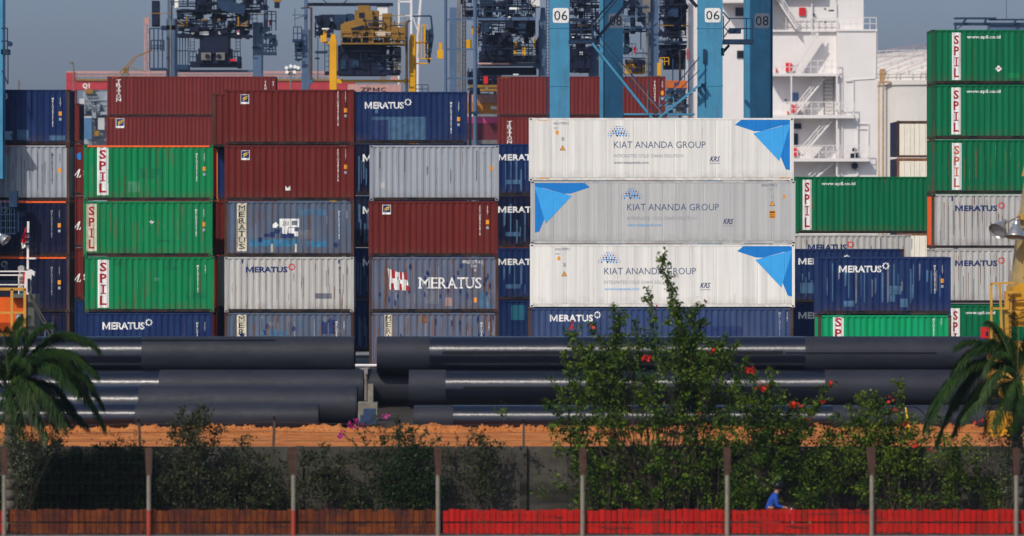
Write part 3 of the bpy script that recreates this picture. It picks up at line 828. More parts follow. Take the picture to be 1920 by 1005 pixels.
def shapes(d, specs):
    """specs in photo pixels at distance d -> one MB"""
    mb = MB()
    for sp in specs:
        k = sp[0]
        if k == 'b':                                                       # box x0,y0,x1,y1, depth from, depth to
            mb.box(X(sp[1], d), X(sp[3], d), d + sp[5], d + sp[6], Z(sp[4], d), Z(sp[2], d))
        elif k == 'l':                                                     # bar x0,y0,x1,y1, width px, depth offset (start[, end])
            o = sp[6] if len(sp) > 6 else 0.0; o2 = sp[7] if len(sp) > 7 else o
            mb.bar((X(sp[1], d), d + o, Z(sp[2], d)), (X(sp[3], d), d + o2, Z(sp[4], d)), sp[5] * d / 8000)
        elif k == 't':                                                     # tube
            o = sp[6] if len(sp) > 6 else 0.0
            mb.tube((X(sp[1], d), d + o, Z(sp[2], d)), (X(sp[3], d), d + o, Z(sp[4], d)), sp[5] * d / 16000, 10)
        elif k == 'r':                                                     # railing x0,x1, base y, height px, step px
            o = sp[6] if len(sp) > 6 else 0.0
            mb.rail(X(sp[1], d), X(sp[2], d), d + o, Z(sp[3], d), sp[4] * d / 8000, sp[5] * d / 8000, sp[7] * d / 16000 if len(sp) > 7 else 0.03)
        elif k == 'd':                                                     # ladder x, y0, y1, width px, step px
            mb.ladder(X(sp[1], d), d + (sp[6] if len(sp) > 6 else 0), Z(sp[3], d), Z(sp[2], d), sp[4] * d / 8000, 0, sp[5] * d / 8000, 0.6 * d / 8000)
        elif k == 'c':                                                     # drum seen face on
            x, z, r = X(sp[1], d), Z(sp[2], d), sp[3] * d / 8000
            mb.tube((x, d + sp[4], z), (x, d + sp[5], z), r, 20)
        elif k == 'p':                                                     # polygon plate with thickness
            mb.prism([(X(a, d), Z(b, d)) for a, b in sp[1]], d + sp[2], d + sp[3])
        elif k == 'm':                                                     # packed machinery: motors, beams, pipes and handrails
            r = random.Random(sp[6]); x0, y0, x1, y1, n = sp[1:6]; dp = sp[7] if len(sp) > 7 else 3.0
            for i in range(n):
                x = r.uniform(x0, x1); y = r.uniform(y0, y1); dy = r.uniform(-dp, dp); q = r.random()
                if q < .2: w, h = r.uniform(2, 8), r.uniform(2, 7); mb.box(X(max(x0, x - w), d), X(min(x1, x + w), d), d + dy, d + dy + r.uniform(.5, 2), Z(min(y1, y + h), d), Z(max(y0, y - h), d))
                elif q < .6: w = r.uniform(8, 30); mb.bar((X(max(x0, x - w), d), d + dy, Z(y, d)), (X(min(x1, x + w), d), d + dy, Z(y, d)), r.uniform(1, 2.6) * d / 8000)
                elif q < .85: h = r.uniform(6, 24); mb.bar((X(x, d), d + dy, Z(max(y0, y - h), d)), (X(x, d), d + dy, Z(min(y1, y + h), d)), r.uniform(.9, 2.4) * d / 8000)
                elif q < .93: h = r.uniform(8, 18) * r.choice((-1, 1)); mb.bar((X(max(x0, x - 14), d), d + dy, Z(min(y1, max(y0, y - h)), d)), (X(min(x1, x + 14), d), d + dy, Z(min(y1, max(y0, y + h)), d)), 1.4 * d / 8000)
                else: mb.tube((X(x, d), d + dy, Z(y, d)), (X(x, d), d + dy + 1.2, Z(y, d)), r.uniform(2, 5) * d / 8000, 10)
        elif k == 'x':                                                     # lattice column x0,x1,y0,y1, bays, bar px
            x0, x1, y0, y1, n, w = sp[1:7]; o = sp[7] if len(sp) > 7 else 0
            for a in (0, 1):
                oo = o + a * (x1 - x0) * d / 8000
                for xx in (x0, x1): mb.bar((X(xx, d), d + oo, Z(y0, d)), (X(xx, d), d + oo, Z(y1, d)), w * d / 8000)
                for i in range(n):
                    ya, yb = y0 + (y1 - y0) * i / n, y0 + (y1 - y0) * (i + 1) / n
                    p, q = ((x0, x1) if (i + a) % 2 else (x1, x0))
                    mb.bar((X(p, d), d + oo, Z(ya, d)), (X(q, d), d + oo, Z(yb, d)), w * .7 * d / 8000)
                    mb.bar((X(x0, d), d + oo, Z(ya, d)), (X(x1, d), d + oo, Z(ya, d)), w * .7 * d / 8000)
    return mb

SPLIT = {"cab_window", "window", "vent", "lamp", "guard", "beacon", "extinguisher", "spreader_drum", "pulley", "floodlight", "crossbar", "deck_locker", "gauge", "post", "stair_step", "motor", "boom_top", "bracket", "locker", "brace", "machinery", "arm"}
def assembly(name, label, cat, d, px, parts, group=None, z=0.0):
    root = thing(name, label, cat, (X(px, d), d, z), group)
    last = None
    for pt in parts:
        nm, m, sp = pt[:3]
        par = root
        if nm.startswith('>'): nm = nm[1:]; par = last
        if nm in SPLIT:
            for one in sp: o = shapes(d, [one]).build(nm, m, par)
        else: o = shapes(d, sp).build(nm, m, par)
        if par is root: last = o
    return root

def G(d): return HOR + CAMH * 8000.0 / d        # photo row of the yard ground at distance d

def flat_text(name, txt, x0, y0, x1, y1, d, m, parent, bold=0.0, back=None, pad=(6, 5), rnd=True):
    """lettering as its own thin raised mesh on a real plate"""
    mb = MB(); ms = []
    if back:
        bx0, bx1, by0, by1 = x0 - pad[0], x1 + pad[0], y0 - pad[1], y1 + pad[1]
        c = 4.0; pts = []
        for cx, cy, a0 in ((bx1 - c, by0 + c, 0), (bx0 + c, by0 + c, 90), (bx0 + c, by1 - c, 180), (bx1 - c, by1 - c, 270)):
            for k in range(4):
                a = radians(a0 + 30 * k); pts.append((X(cx + c * cos(a), d), Z(cy - c * sin(a), d)))
        mb.prism(pts[::-1], d - 0.012, d); ms.append(back)
        p = mb.build(name + "_plate", ms, parent); parent = p
        mb = MB(); ms = []
    vs, fs = textmesh(txt, bold)
    mb.add([(X(x0 + u * (x1 - x0), d), d - 0.02, Z(y1 + v * (y0 - y1), d)) for u, v in vs], fs)
    return mb.build("lettering", m, parent)

# ---- light blue gantry crane marked 06 and its neighbour 08
d = 230.0; g = G(d)
c06 = assembly("gantry_crane", "light blue gantry crane whose sunlit legs carry white 06 plates, with crossing stair flights", "crane", d, 1190, [
    ("leg", CBLUE, [('b', 1031, -420, 1068, g, 0, 1.0)]),
    (">leg_ladder", CDARK2, [('d', 1027, -400, g - 60, 5, 6, 0.3)]),
    ("leg", CBLUE, [('b', 1309, -420, 1355, g, 0, 1.0)]),
    (">cable_bracket", CDARK2, [('b', 1318, 92, 1324, 118, -.15, 0), ('l', 1322, 120, 1322, 200, 1.2, -.05)]),
    ("flange", CBLUE, [('b', 1030, 51, 1069, 53, -.02, 1.02)]), ("flange", CBLUE, [('b', 1308, 51, 1356, 53, -.02, 1.02)]), ("flange", CBLUE, [('b', 1030, 160, 1069, 161.5, -.02, 1.02)]), ("flange", CBLUE, [('b', 1308, 160, 1356, 161.5, -.02, 1.02)]),
    ("top_beam", CBLUE, [('b', 1025, -470, 1360, -420, -.3, 1.6)]),
    ("sill_beam", CBLUE, [('b', 1000, g - 75, 1390, g - 30, -.1, 1.1)]),
    ("wheel_truck", CDARK, [('b', 1005, g - 30, 1090, g, 0, 1), ('b', 1300, g - 30, 1385, g, 0, 1)]),
    ("stair", CBLUE, [('l', 1110, 82, 1222, 222, 4.2, -.6), ('l', 1110, 82, 1222, 222, 4.2, .3), ('l', 1313, 158, 1234, 222, 4.2, -.6), ('l', 1313, 158, 1234, 222, 4.2, .3)]),
    (">step", CDARK2, [('b', 1111 + 112 * i / 17, 83 + 140 * i / 17, 1117 + 112 * i / 17, 84.5 + 140 * i / 17, -.6, .3) for i in range(17)] + [('b', 1234 + 79 * i / 10, 221 - 64 * i / 10, 1241 + 79 * i / 10, 222.5 - 64 * i / 10, -.6, .3) for i in range(11)]),
    (">handrail", CDARK2, [('l', 1112, 55, 1250, 220, 2.0, -.6), ('l', 1112, 68, 1238, 222, 1.5, -.6), ('l', 1311, 108, 1240, 192, 2.0, -.6), ('l', 1311, 132, 1218, 222, 1.6, -.6), ('l', 1184, 120, 1184, 168, 2, -.6), ('l', 1216, 150, 1216, 205, 2, -.6), ('l', 1290, 140, 1290, 175, 2, -.6)]),
    ("brace", CDARK, [('l', 1192, -12, 1112, 80, 6, .6), ('l', 1155, -6, 1108, 45, 3, .2), ('l', 1108, 45, 1130, 70, 3, .2), ('l', 1165, -10, 1108, 58, 1.8, .2), ('l', 1112, 80, 1112, 36, 3, .2), ('l', 1308, 12, 1292, -6, 6, .6)]),
    ("walkway", CDARK2, [('b', 1066, 76, 1116, 81, -.4, 1.2), ('r', 1068, 1110, 76, 40, 20, -.4, 2.4), ('b', 1356, 74, 1412, 82, -.3, 1.2), ('b', 1352, 90, 1358, 104, 0, .8), ('l', 1354, 100, 1368, 84, 5, .4)]),
    (">handrail", CDARK2, [('l', 1366, 35, 1410, 35, 2, -.3), ('l', 1366, 54, 1410, 54, 2, -.3), ('l', 1410, 35, 1410, 76, 2.4, -.3), ('l', 1399, 35, 1399, 76, 2, -.3), ('l', 1355, 23, 1368, 38, 2.6, -.3), ('l', 1368, 38, 1358, 50, 2, -.3), ('l', 1356, 50, 1368, 62, 2, -.3), ('l', 1357, 70, 1368, 54, 2.4, -.3), ('l', 1356, 30, 1356, 80, 2.2, -.3), ('b', 1367, 54, 1390, 62, .2, .9)]),
    ("cable", CSTEEL, [('l', 1160, 118, 1243, 216, 1.5, -.7), ('l', 1214, 170, 1214, 216, 1.4, -.7)]),
    ("lower_walkway", CBLUE, [('b', 1170, 213, 1302, 216, -.6, .8), ('r', 1236, 1262, 213, 30, 13, -.6, 1.6)]),
])
flat_text("number", "06", 1039, 20, 1064, 38, d, D_BLACK, c06, 0.0, D_WHITE, (2.5, 5))
flat_text("number", "06", 1324, 20, 1349, 37, d, D_BLACK, c06, 0.0, D_WHITE, (2.5, 5))
d = 235.7; g = G(d)
c08 = assembly("gantry_crane", "blue gantry crane marked 08, its legs shaded by the one in front", "crane", d, 1287, [
    ("leg", CBLUE, [('b', 1125, -420, 1168, g, 0, 1.0)]),
    (">pipe", CDARK, [('l', 1132, -20, 1132, g, 1.6, -.06)]),
    ("leg", CBLUE, [('b', 1396, -420, 1449, g, 0, 1.0)]),
    (">pipe", CDARK, [('l', 1446, -20, 1446, g, 2.2, -.06)]),
    ("top_beam", CBLUE, [('b', 1120, -470, 1455, -420, -.1, 1.4)]),
    ("sill_beam", CBLUE, [('b', 1100, g - 75, 1480, g - 30, .05, 1.0)]),
    ("wheel_truck", CDARK, [('b', 1105, g - 30, 1190, g, 0.1, 1), ('b', 1395, g - 30, 1475, g, 0.1, 1)]),
    ("gusset", CBLUE, [('p', [(1160, 110), (1168, 128), (1168, 142), (1158, 122)], -.3, -.02)]),
])
flat_text("number", "08", 1143, 30, 1166, 48, d, D_BLACK, c08, 0.0, D_GREY, (2.0, 5))  # plates grey instead of white: the shade on them is painted in
flat_text("number", "08", 1417, 30, 1441, 48, d, D_BLACK, c08, 0.0, D_GREY, (2.0, 5))

# ---- blue crane at the left edge of the picture, in front of the left column
d = 198.6; g = G(d)
assembly("gantry_crane", "light blue crane leg with a hanging ladder cage, cut by the picture's left edge", "crane", d, -20, [
    ("leg", CBLUE, [('b', -38, -400, 5, 335, 0, 1.1), ('b', -38, 335, -8, g, 0, 1.1)]),
    ("bracket", CDARK2, [('b', 2, 92, 16, 102, 0, .8), ('l', 14, 53, 14, 78, 2.2), ('l', 3, 53, 14, 53, 2.2), ('l', 3, 77, 15, 77, 2.2), ('l', 14, 78, 14, 95, 2), ('l', 4, 132, 15, 158, 2.4), ('l', 15, 100, 15, 158, 2), ('c', 18, 82, 5, -.1, .2), ('b', 3, 246, 22, 262, .1, .8), ('c', 20, 249, 3.5, -.1, .1)]),
    ("ladder_cage", CDARK2, [('l', x, 375, x, 440, 1.8, o) for x in (2, 10, 18, 27) for o in (0, .7)] + [('l', 0, y, 28, y, 1.6, o) for y in (378, 390, 402, 414, 427, 438) for o in (0, .7)] + [('b', 17, 358, 32, 388, -.1, .5), ('l', 33, 394, 33, 435, 4, .2)]),
], "light blue gantry cranes")

# ---- grey-blue crane left (far)
d = 385.0; g = G(d)
cr1 = assembly("gantry_crane", "hazy grey-blue yard crane with dark hanging cab, behind the far left red stack", "crane", d, 405, [
    ("leg", CGREY, [('b', 312, 35, 331, g, 0, 1.3), ('b', 314, -120, 322, 35, 0, 1), ('b', 302, 48, 335, 56, 0, 1.3)]),
    ("leg", CGREY, [('b', 474, 42, 492, g, 0, 1.3), ('p', [(488, 50), (506, 50), (506, 57), (496, 60), (488, 64)], 0, 1), ('b', 494, -120, 500, 50, .3, .9)]),
    (">collar", CDARK2, [('b', 473, 88, 494, 91, -.15, 1.4)]),
    ("sill_beam", CGREY, [('b', 332, 131, 474, 135, 0, 1)]),
    ("trolley", CDARK, [('b', 334, 19, 488, 23, -1.5, 1.5), ('b', 334, 66, 472, 70, -1.5, 1.5), ('m', 330, 22, 472, 70, 170, 1, 2.5), ('b', 378, 55, 428, 60, -1, 1), ('b', 366, -8, 392, 24, 0, 3), ('m', 322, -40, 505, 20, 136, 2, 3)]),
    ("machine_house", CDARK2, [('b', 410, -10, 440, 16, -2, 2), ('p', [(410, 8), (425, 2), (464, 12), (460, 30), (438, 26), (418, 22)], -2.4, -2)]),
    ("cab", CDARK, [('b', 377, 62, 430, 102, -1.8, 2), ('b', 374, 92, 435, 120, -1.5, 1.5), ('b', 358, 116, 452, 126, -1.2, 1.2), ('b', 369, 102, 374, 120, -1, 1), ('b', 446, 106, 452, 128, -1, 1)]),
    (">spreader_drum", CSTEEL, [('b', 380, 100, 398, 114, -1.9, -1.6), ('b', 408, 100, 424, 114, -1.9, -1.6)]),
    (">pulley", CDARK, [('c', 392, 107, 4.5, -2.0, -1.9), ('c', 413, 107, 4.5, -2.0, -1.9)]),
    ("walkway", CDARK2, [('b', 282, 128, 312, 132, -1, 1), ('r', 282, 306, 128, 74, 8, -.8, 2.2), ('r', 282, 306, 95, 20, 6, .8, 2), ('b', 332, 122, 355, 131, -1, 1), ('r', 333, 354, 122, 52, 5, -.8, 1.8), ('r', 357, 375, 118, 22, 6, -.8, 1.4), ('r', 435, 452, 118, 22, 6, -.8, 1.4)]),
    ("walkway", CDARK2, [('b', 493, 98, 518, 103, -1, 1), ('r', 494, 518, 98, 28, 6, -.8, 2.2), ('r', 502, 518, 58, 36, 8, -.6, 2), ('l', 492, 56, 492, 138, 2.4, -.6), ('m', 494, 62, 518, 98, 23, 7, 1)]),
    ("cable_reel", CDARK, [('b', 286, 2, 299, 50, -.8, .6), ('p', [(288, 10), (297, 4), (300, 20), (298, 48), (288, 48)], -1, -.8)]),
    ("ladder", CDARK2, [('d', x, 73, 100, 8, 6, -.4) for x in (361, 447)] + [('d', 478, -40, 46, 9, 7, -.4)]),
    ("cable_pole", CSTEEL, [('t', 321, -100, 321, g, 3.2, -.6)]),
    ("handrail", COCH, [('b', 352, 33, 355, 50, -2.1, -1.9), ('l', 337, 41, 352, 50, 2, -2), ('l', 336, 50, 356, 50, 2, -2), ('b', 448, 33, 451, 50, -2.1, -1.9), ('l', 468, 41, 452, 50, 2, -2), ('l', 446, 50, 468, 50, 2, -2), ('l', 282, 26, 322, 26, 1.5, -1), ('l', 474, 28, 518, 28, 1.5, -1), ('b', 382, 37, 391, 40, -2.1, -2), ('b', 411, 37, 416, 40, -2.1, -2)]),
    ("lamp", LAMPW, [('b', 362, 63, 366, 66, -1.8, -1.4), ('b', 447, 63, 451, 66, -1.8, -1.4), ('b', 377, 61, 394, 67, -1.95, -1.85), ('b', 412, 61, 417, 66, -1.95, -1.85), ('b', 329, -10, 336, 16, -1, -.6)]),
    ("beacon", REDB2, [('b', 362.5, 59, 365, 63, -1.7, -1.5), ('b', 447.5, 59, 450, 63, -1.7, -1.5), ('b', 434, 112, 445, 116, -1.6, -1.4), ('b', 505, 37, 510, 48, -.2, .2)]),
], "hazy yard cranes behind the stacks")
assembly("floodlight", "small dark floodlight hanging at the top edge right of the far left crane", "lamp", 372.0, 520, [("housing", CDARK, [('b', 515, 4, 524, 15, -.4, .4)]), ("bracket", COCH, [('b', 513, -2, 527, 4, -.3, .3), ('l', 520, -60, 520, 0, 2)])])

# ---- blue leg with cable drum
d = 352.0; g = G(d)
assembly("gantry_crane", "hazy blue crane leg with brown pole and black cable drum beside the yellow crane", "crane", d, 575, [
    ("leg", CGREY, [('b', 566, 55, 580, 140, 0, 1.2), ('p', [(565, 140), (580, 140), (590, 152), (580, 158), (580, 165), (580, g), (565, g)], 0, 1.2), ('b', 570, -90, 576, 55, .2, .9)]),
    ("cable_pole", CBROWN, [('t', 584, 14, 584, 150, 4.5, -.4), ('l', 565, 16, 580, 14, 3, -.4), ('l', 578, 13, 584, 18, 3, -.4)]),
    ("cable_drum", CDARK, [('c', 607, 41, 13, -1, .6), ('m', 590, 28, 626, 70, 37, 3, 1.5)]),
    ("walkway", CDARK2, [('b', 549, 74, 566, 79, -.8, .8), ('r', 551, 566, 75, 24, 7, -.6, 1.6), ('m', 553, 80, 566, 114, 27, 4, .8), ('b', 591, 96, 600, 100, -.5, .5), ('b', 600, 96, 614, 100, -.6, .6), ('l', 553, 16, 553, 50, 1, 0), ('l', 548, 28, 572, 28, 1.2, 0), ('l', 552, 36, 572, 29, 1.2, 0)]),
    ("ladder", CDARK, [('d', 613, 76, 140, 8, 10), ('l', 596, 70, 596, 148, 1.4), ('b', 591, 108, 599, 111, -.3, .3), ('b', 609, 134, 616, 141, -.3, .3)]),
    ("electrical_house", CDARK2, [('b', 624, 26, 648, 52, 1, 5), ('b', 648, 24, 661, 45, 1.5, 6)]),
    ("top_beam", CDARK, [('b', 570, 3, 735, 7, 2, 4), ('l', 595, -10, 612, 4, 1.6, 3), ('l', 640, 4, 655, -10, 1.6, 3)]),
], "hazy yard cranes behind the stacks")

# ---- yellow crane
d = 340.0; g = G(d)
YB = lambda *a: ('b',) + a
assembly("gantry_crane", "yellow yard crane with ochre machinery deck and dark cab, above the blue lettered container", "crane", d, 700, [
    ("leg", CYEL, [YB(618, 78, 631, g, 0, 1.1), ('p', [(618, 78), (631, 78), (629, 64), (621, 64)], 0, 1.1)]),
    (">arm", CYEL, [YB(601, 66, 606, 79, 0, .6), YB(606, 56, 612, 78, 0, .6), ('l', 606, 78, 618, 80, 4, .3)]),
    ("leg", CYEL, [YB(767, 78, 780, g, 0, 1.1), ('p', [(767, 78), (780, 78), (778, 64), (770, 64)], 0, 1.1)]),
    (">arm", CYEL, [YB(793, 48, 798, 78, 0, .5), ('l', 780, 80, 797, 80, 3, .3), YB(776, 118, 803, 120, -.3, .5), YB(788, 109, 810, 111, -.3, .5), ('r', 784, 802, 109, 62, 6, -.2, 1.1)]),
    ("sill_beam", CYEL, [YB(631, 148, 642, 156, .05, 1), YB(642, 149.5, 757, 154, .1, .9), YB(757, 148, 767, 156, .05, 1)]),
    ("machinery_deck", COCH, [YB(640, 82, 762, 84.5, -1.8, 1.8), YB(640, 70, 760, 71.5, -1.9, -1.7), YB(666, 20, 699, 60, -1, 1.4), YB(672, 11, 694, 20, -.8, 1), YB(700, 20, 710, 57, 0, 1.5), YB(717, 26, 735, 58, -.8, .8), ('p', [(640, 70), (640, 48), (650, 43), (666, 39), (686, 43), (686, 66), (660, 70)], -1.6, -.9), YB(692, 62, 702, 82, -1.6, -1), YB(735, 52, 760, 76, -.9, .9), YB(686, 60, 760, 63, -1, 1)]),
    (">handrail", COCH, [('r', 641, 760, 82, 22, 20, -1.8, 1.4), ('r', 700, 760, 60, 30, 14, -1, 1.1)]),
    (">winch_gear", COCH, [('m', 642, 40, 762, 82, 70, 71, 1.4)]), (">cable_run", CDARK2, [('m', 640, 30, 762, 84, 40, 72, 1.6)]),
    (">vent", CDARK, [YB(674, 25, 684, 34, -1.06, -1.01), ('c', 684, 39, 2.6, -1.1, -1), ('l', 660, 56, 684, 50, 3, -1.66), ('l', 662, 62, 684, 54, 3, -1.66), YB(643, 72, 700, 80, -1.2, 1)]),
    (">motor", plain("motor_cream", (.55, .45, .33), .5), [YB(709, 61, 724, 69, -1.9, -1.3), ('t', 705, 65, 734, 65, 7, -1.5)]),
    ("cab", CDARK, [YB(634, 85, 724, 142, -.6, 1.6), YB(633, 134, 750, 141, -1, 1), ('m', 634, 86, 726, 136, 78, 5, 1.6), ('m', 724, 86, 752, 136, 44, 6, 1.6)]),
    (">cab_window", CDARK2, [YB(640, 112, 650, 130, -.75, -.65), YB(660, 112, 674, 128, -.75, -.65), YB(690, 100, 702, 112, -.75, -.65), YB(708, 118, 722, 132, -.75, -.65), YB(684, 100, 700, 108, -.75, -.65)]),
    ("spiral_stair", CSTEEL, [YB(742 - (i % 2) * 4, 94 + i * 4, 752 - (i % 2) * 3, 95.5 + i * 4, -1, .2) for i in range(11)] + [('l', 740, 90, 740, 138, 1.5, -1), ('l', 752, 90, 752, 138, 1.5, -1)]),
    ("cable_pole", CBROWN, [('t', 763, 44, 763, g, 5, -1.2), ('l', 763, 44, 770, 39, 4, -1.2)]),
    ("walkway", CDARK2, [('l', 773, 30, 808, 30, 3, 0), ('l', 808, 30, 812, 70, 3.4, 0), ('p', [(800, 60), (812, 50), (813, 72), (806, 118), (802, 118)], 0, .4), ('m', 798, 55, 806, 110, 23, 9, .6), ('r', 780, 803, 175, 16, 10, -.2, 1.4)]),
    ("lamp", LAMPW, [YB(604, 53, 612, 55.5, -.3, 0), YB(612, 53, 617, 55, -.3, 0)]),
], "yellow yard cranes")
d = 365.0
bm_ = assembly("gantry_beam", "faded pink crane beam with black lettering under the yellow crane", "beam", d, 700, [("beam", CPINK, [('b', 652, 158, 752, 180, 0, 1.5), ('b', 655, 180, 668, G(d), 0, 1.5), ('b', 738, 180, 750, G(d), 0, 1.5)]), ("hatch", CPINK, [('p', [(730, 153), (747, 153), (745, 143), (733, 143)], .2, 1.2)])])
flat_text("sign", "ZPMC", 676, 164, 724, 172, d, D_BLACK, bm_, 0.02)

# ---- steel mast frame and the crane behind it
d = 245.0; g = G(d)
assembly("lighting_mast", "tall grey steel frame of two posts and crossbars right of the yellow crane", "mast", d, 862, [
    ("post", CGREY, [('t', 891, -40, 891, 268, 8), ('t', 891, 268, 891, g, 9)]), ("post", CGREY, [('t', 835.5, -40, 835.5, g, 6)]),
    ("crossbar", CGREY, [('l', 836, y, 888, y, 3.4) for y in (36.5, 92.5, 147)]),
    ("guard_rail", CGREY, [('r', 836, 890, 176, 15, 18, -.1, 1)]), ("collar", CDARK2, [('b', 884, 209, 898, 214, -.2, .2)])])
d = 332.0; g = G(d)
assembly("gantry_crane", "hazy grey crane with packed dark cab, between steel mast and first 06 leg", "crane", d, 930, [
    ("leg", CGREY, [('b', 843, 14, 856, g, 0, 1.2)]), ("leg", CGREY, [('b', 1010, 38, 1024, g, 0, 1.2), ('p', [(1012, 38), (1024, 38), (1022, 14), (1014, 14)], 0, 1.2), ('p', [(1004, 82), (1010, 74), (1010, 112), (1004, 112)], .2, 1)]),
    ("cable_tower", CSTEEL, [('x', 858, 863, -20, 180, 22, 1.6), ('x', 867, 873, -20, 180, 26, 1.4, .5), ('l', 861, 0, 861, 180, 2, -.3), ('l', 870, 0, 870, 178, 1.6, -.4)]),
    ("platform", CGREY, [('b', 896, 34, 1004, 40, -1.8, 1.8), ('b', 895, 118, 1005, 124, -.5, .8), ('p', [(1000, 118), (1012, 114), (1012, 130), (1000, 126)], 0, .8)]),
    (">handrail", CDARK2, [('r', 897, 1004, 34, 22, 14, -1.8, 1.5)]),
    ("machine_house", CDARK2, [('b', 900, -10, 926, 13, -1, 2), ('b', 945, -10, 962, 16, 0, 2)]),
    ("electrical_house", SHIPW, [('b', 992, -12, 1012, 13, -1, 1.4)]),
    ("trolley", CDARK, [('m', 896, 42, 1004, 116, 187, 11, 2.4), ('m', 866, 0, 1004, 34, 102, 12, 2.4), ('b', 904, 66, 958, 112, -.8, 1.6), ('b', 898, 106, 1006, 116, -1, 1.2), ('b', 958, 42, 1004, 62, -.4, 2), ('b', 896, 126, 1006, 140, .4, 1.6), ('p', [(1004, 78), (1010, 68), (1010, 116), (1004, 116)], -.4, 0)]),
    (">cab_window", CDARK2, [('b', 905, 84, 930, 104, -.95, -.85), ('b', 936, 84, 952, 104, -.95, -.85), ('b', 954, 70, 962, 108, -1.1, -.9), ('b', 903, 44, 918, 62, -1.9, -1.6), ('b', 972, 46, 986, 64, -1.9, -1.6)]),
    ("lamp", LAMPW, [('b', 876, 16, 889, 19.5, -1.9, -1.6), ('b', 955, 16, 973, 20, -1.9, -1.6), ('b', 953, 33, 957, 35.5, -2, -1.8), ('b', 979, 72, 982, 82, -1.2, -1), ('b', 962, 139, 972, 141, -.6, -.4)]),
    ("guard", CYEL, [('b', 979, 88, 985, 107, -1.6, -1.3), ('b', 963, 80, 969, 104, -1.5, -1.3), ('b', 1000, 72, 1002, 92, -1.6, -1.4), ('b', 823, 80, 829, 94, -.3, .3), ('b', 820, 94, 831, 110, -.3, .3), ('b', 873, 74, 884, 90, .4, .8), ('b', 884, 48, 900, 64, .4, .8)]),
    ("pipe", CPINK, [('t', 896, 120.5, 955, 120.5, 3.4, -.9)]),
], "hazy yard cranes behind the stacks")

# ---- crane behind 06 / 08
d = 318.0; g = G(d)
assembly("gantry_crane", "hazy blue-grey crane glimpsed behind the 06 and 08 legs, with hanging dark block", "crane", d, 1170, [
    ("leg", CGREY, [('b', 1104, 86, 1123, g, 0, 1.2)]), ("leg", CGREY, [('b', 1217, -90, 1235, g, 0, 1.2)]),
    ("cable_pole", CSTEEL, [('t', 1213, 22, 1213, g, 5, -.6), ('b', 1204, -10, 1219, 24, -.5, .2)]),
    ("trolley", CDARK, [('m', 1066, -10, 1124, 82, 119, 21, 2), ('b', 1068, 46, 1110, 62, -1, 1.2), ('b', 1068, 92, 1106, 130, -1, 1.2), ('b', 1066, 74, 1124, 80, -1, 1), ('m', 1066, 82, 1106, 136, 68, 22, 1.5)]),
    (">lamp", LAMPW, [('b', 1086, 98, 1092, 104, -1.2, -1.1), ('b', 1072, 70, 1076, 72, -1.2, -1.1), ('b', 1098, 70, 1102, 72, -1.2, -1.1)]),
    (">guard", COCH, [('b', 1082, 48, 1102, 52, -1.3, -1.1), ('b', 1124, 24, 1136, 27, -1.3, -1.1)]),
    ("machinery_frame", CGREY, [('m', 1124, -10, 1216, 60, 40, 61, 1.5), ('b', 1124, 58, 1172, 63, -.5, .8), ('b', 1196, 8, 1206, 40, .2, 1.2), ('r', 1124, 1172, 58, 22, 10, -.4, 1.4)]), ("pipework", CDARK2, [('m', 1124, -10, 1212, 110, 60, 62, 1.5)]),
    ("hanging_block", CDARK, [('b', 1182, 17, 1191, 63, -.6, .6), ('b', 1181, -10, 1190, 17, -.8, .8), ('b', 1184, 10, 1192, 14, -1, -.8)]),
    ("walkway", CDARK2, [('m', 1170, 48, 1180, 100, 30, 24, .8), ('p', [(1195, 32), (1210, 32), (1212, 48), (1207, 48)], 0, .6), ('b', 1192, 54, 1198, 60, -.2, .2), ('r', 1171, 1192, 104, 22, 7, -.2, 1)]),
    ("beacon", REDB2, [('b', 1188, 88, 1191.5, 100, -.3, 0), ('b', 1194, 90, 1195, 96, -.3, 0)]),
    ("machinery", CYEL, [('p', [(1172, 138), (1172, 118), (1184, 112), (1208, 118), (1208, 138)], 0, 1.5), ('b', 1232, 118, 1239, 142, -.4, .4), ('r', 1238, 1254, 122, 14, 8, 0, 1.2)]),
    (">motor", CDARK, [('m', 1172, 112, 1210, 136, 23, 26, 1)]),
], "hazy yard cranes behind the stacks")
d = 326.0; g = G(d)
r5 = assembly("gantry_crane", "dark crane trolley between the blue-grey leg and the ship's white edge", "crane", d, 1262, [
    ("leg", CGREY, [('b', 1334, -90, 1352, g, 0, 1.2)]), ("leg", CGREY, [('b', 1222, -90, 1232, g, 0.6, 1.4)]),
    ("trolley", CDARK, [('b', 1246, -20, 1286, 66, -.6, 1), ('m', 1236, -10, 1287, 110, 153, 31, 2), ('b', 1234, 84, 1287, 90, -.7, 1), ('b', 1244, 94, 1286, 130, .2, 1)]),
    (">cab", CDARK2, [('b', 1252, 12, 1270, 34, -1.6, -.6), ('b', 1234, 78, 1287, 82, -1.2, -.7)]),
    (">window", LAMPW, [('b', 1276, 58, 1283, 68, -.72, -.65)]),
    (">guard", COCH, [('l', 1232, 49, 1262, 49, 2, -1.2), ('b', 1276, 48, 1290, 51, -1.2, -1)]),
    ("cable_pole", CBROWN, [('t', 1274, 96, 1274, g, 4, -1.0)]),
], "hazy yard cranes behind the stacks")
d = 306.0
tr = assembly("spreader", "orange container spreader with number 87 above the far red stack's right end", "spreader", d, 1270, [
    ("beam", plain("spreader_orange", (.5, .12, .02), .5, var=.15, dirt=.3), [('b', 1250, 151, 1288, 165, 0, 1.2)]), ("hanger", CDARK2, [('l', 1262, 151, 1262, 110, 2, .5), ('l', 1284, 151, 1284, 112, 2, .5), ('m', 1250, 166, 1288, 214, 37, 33, .5)]), ("sheave", CSTEEL, [('c', 1256, 185, 10, .1, .9), ('b', 1268, 168, 1284, 212, .2, 1)])])
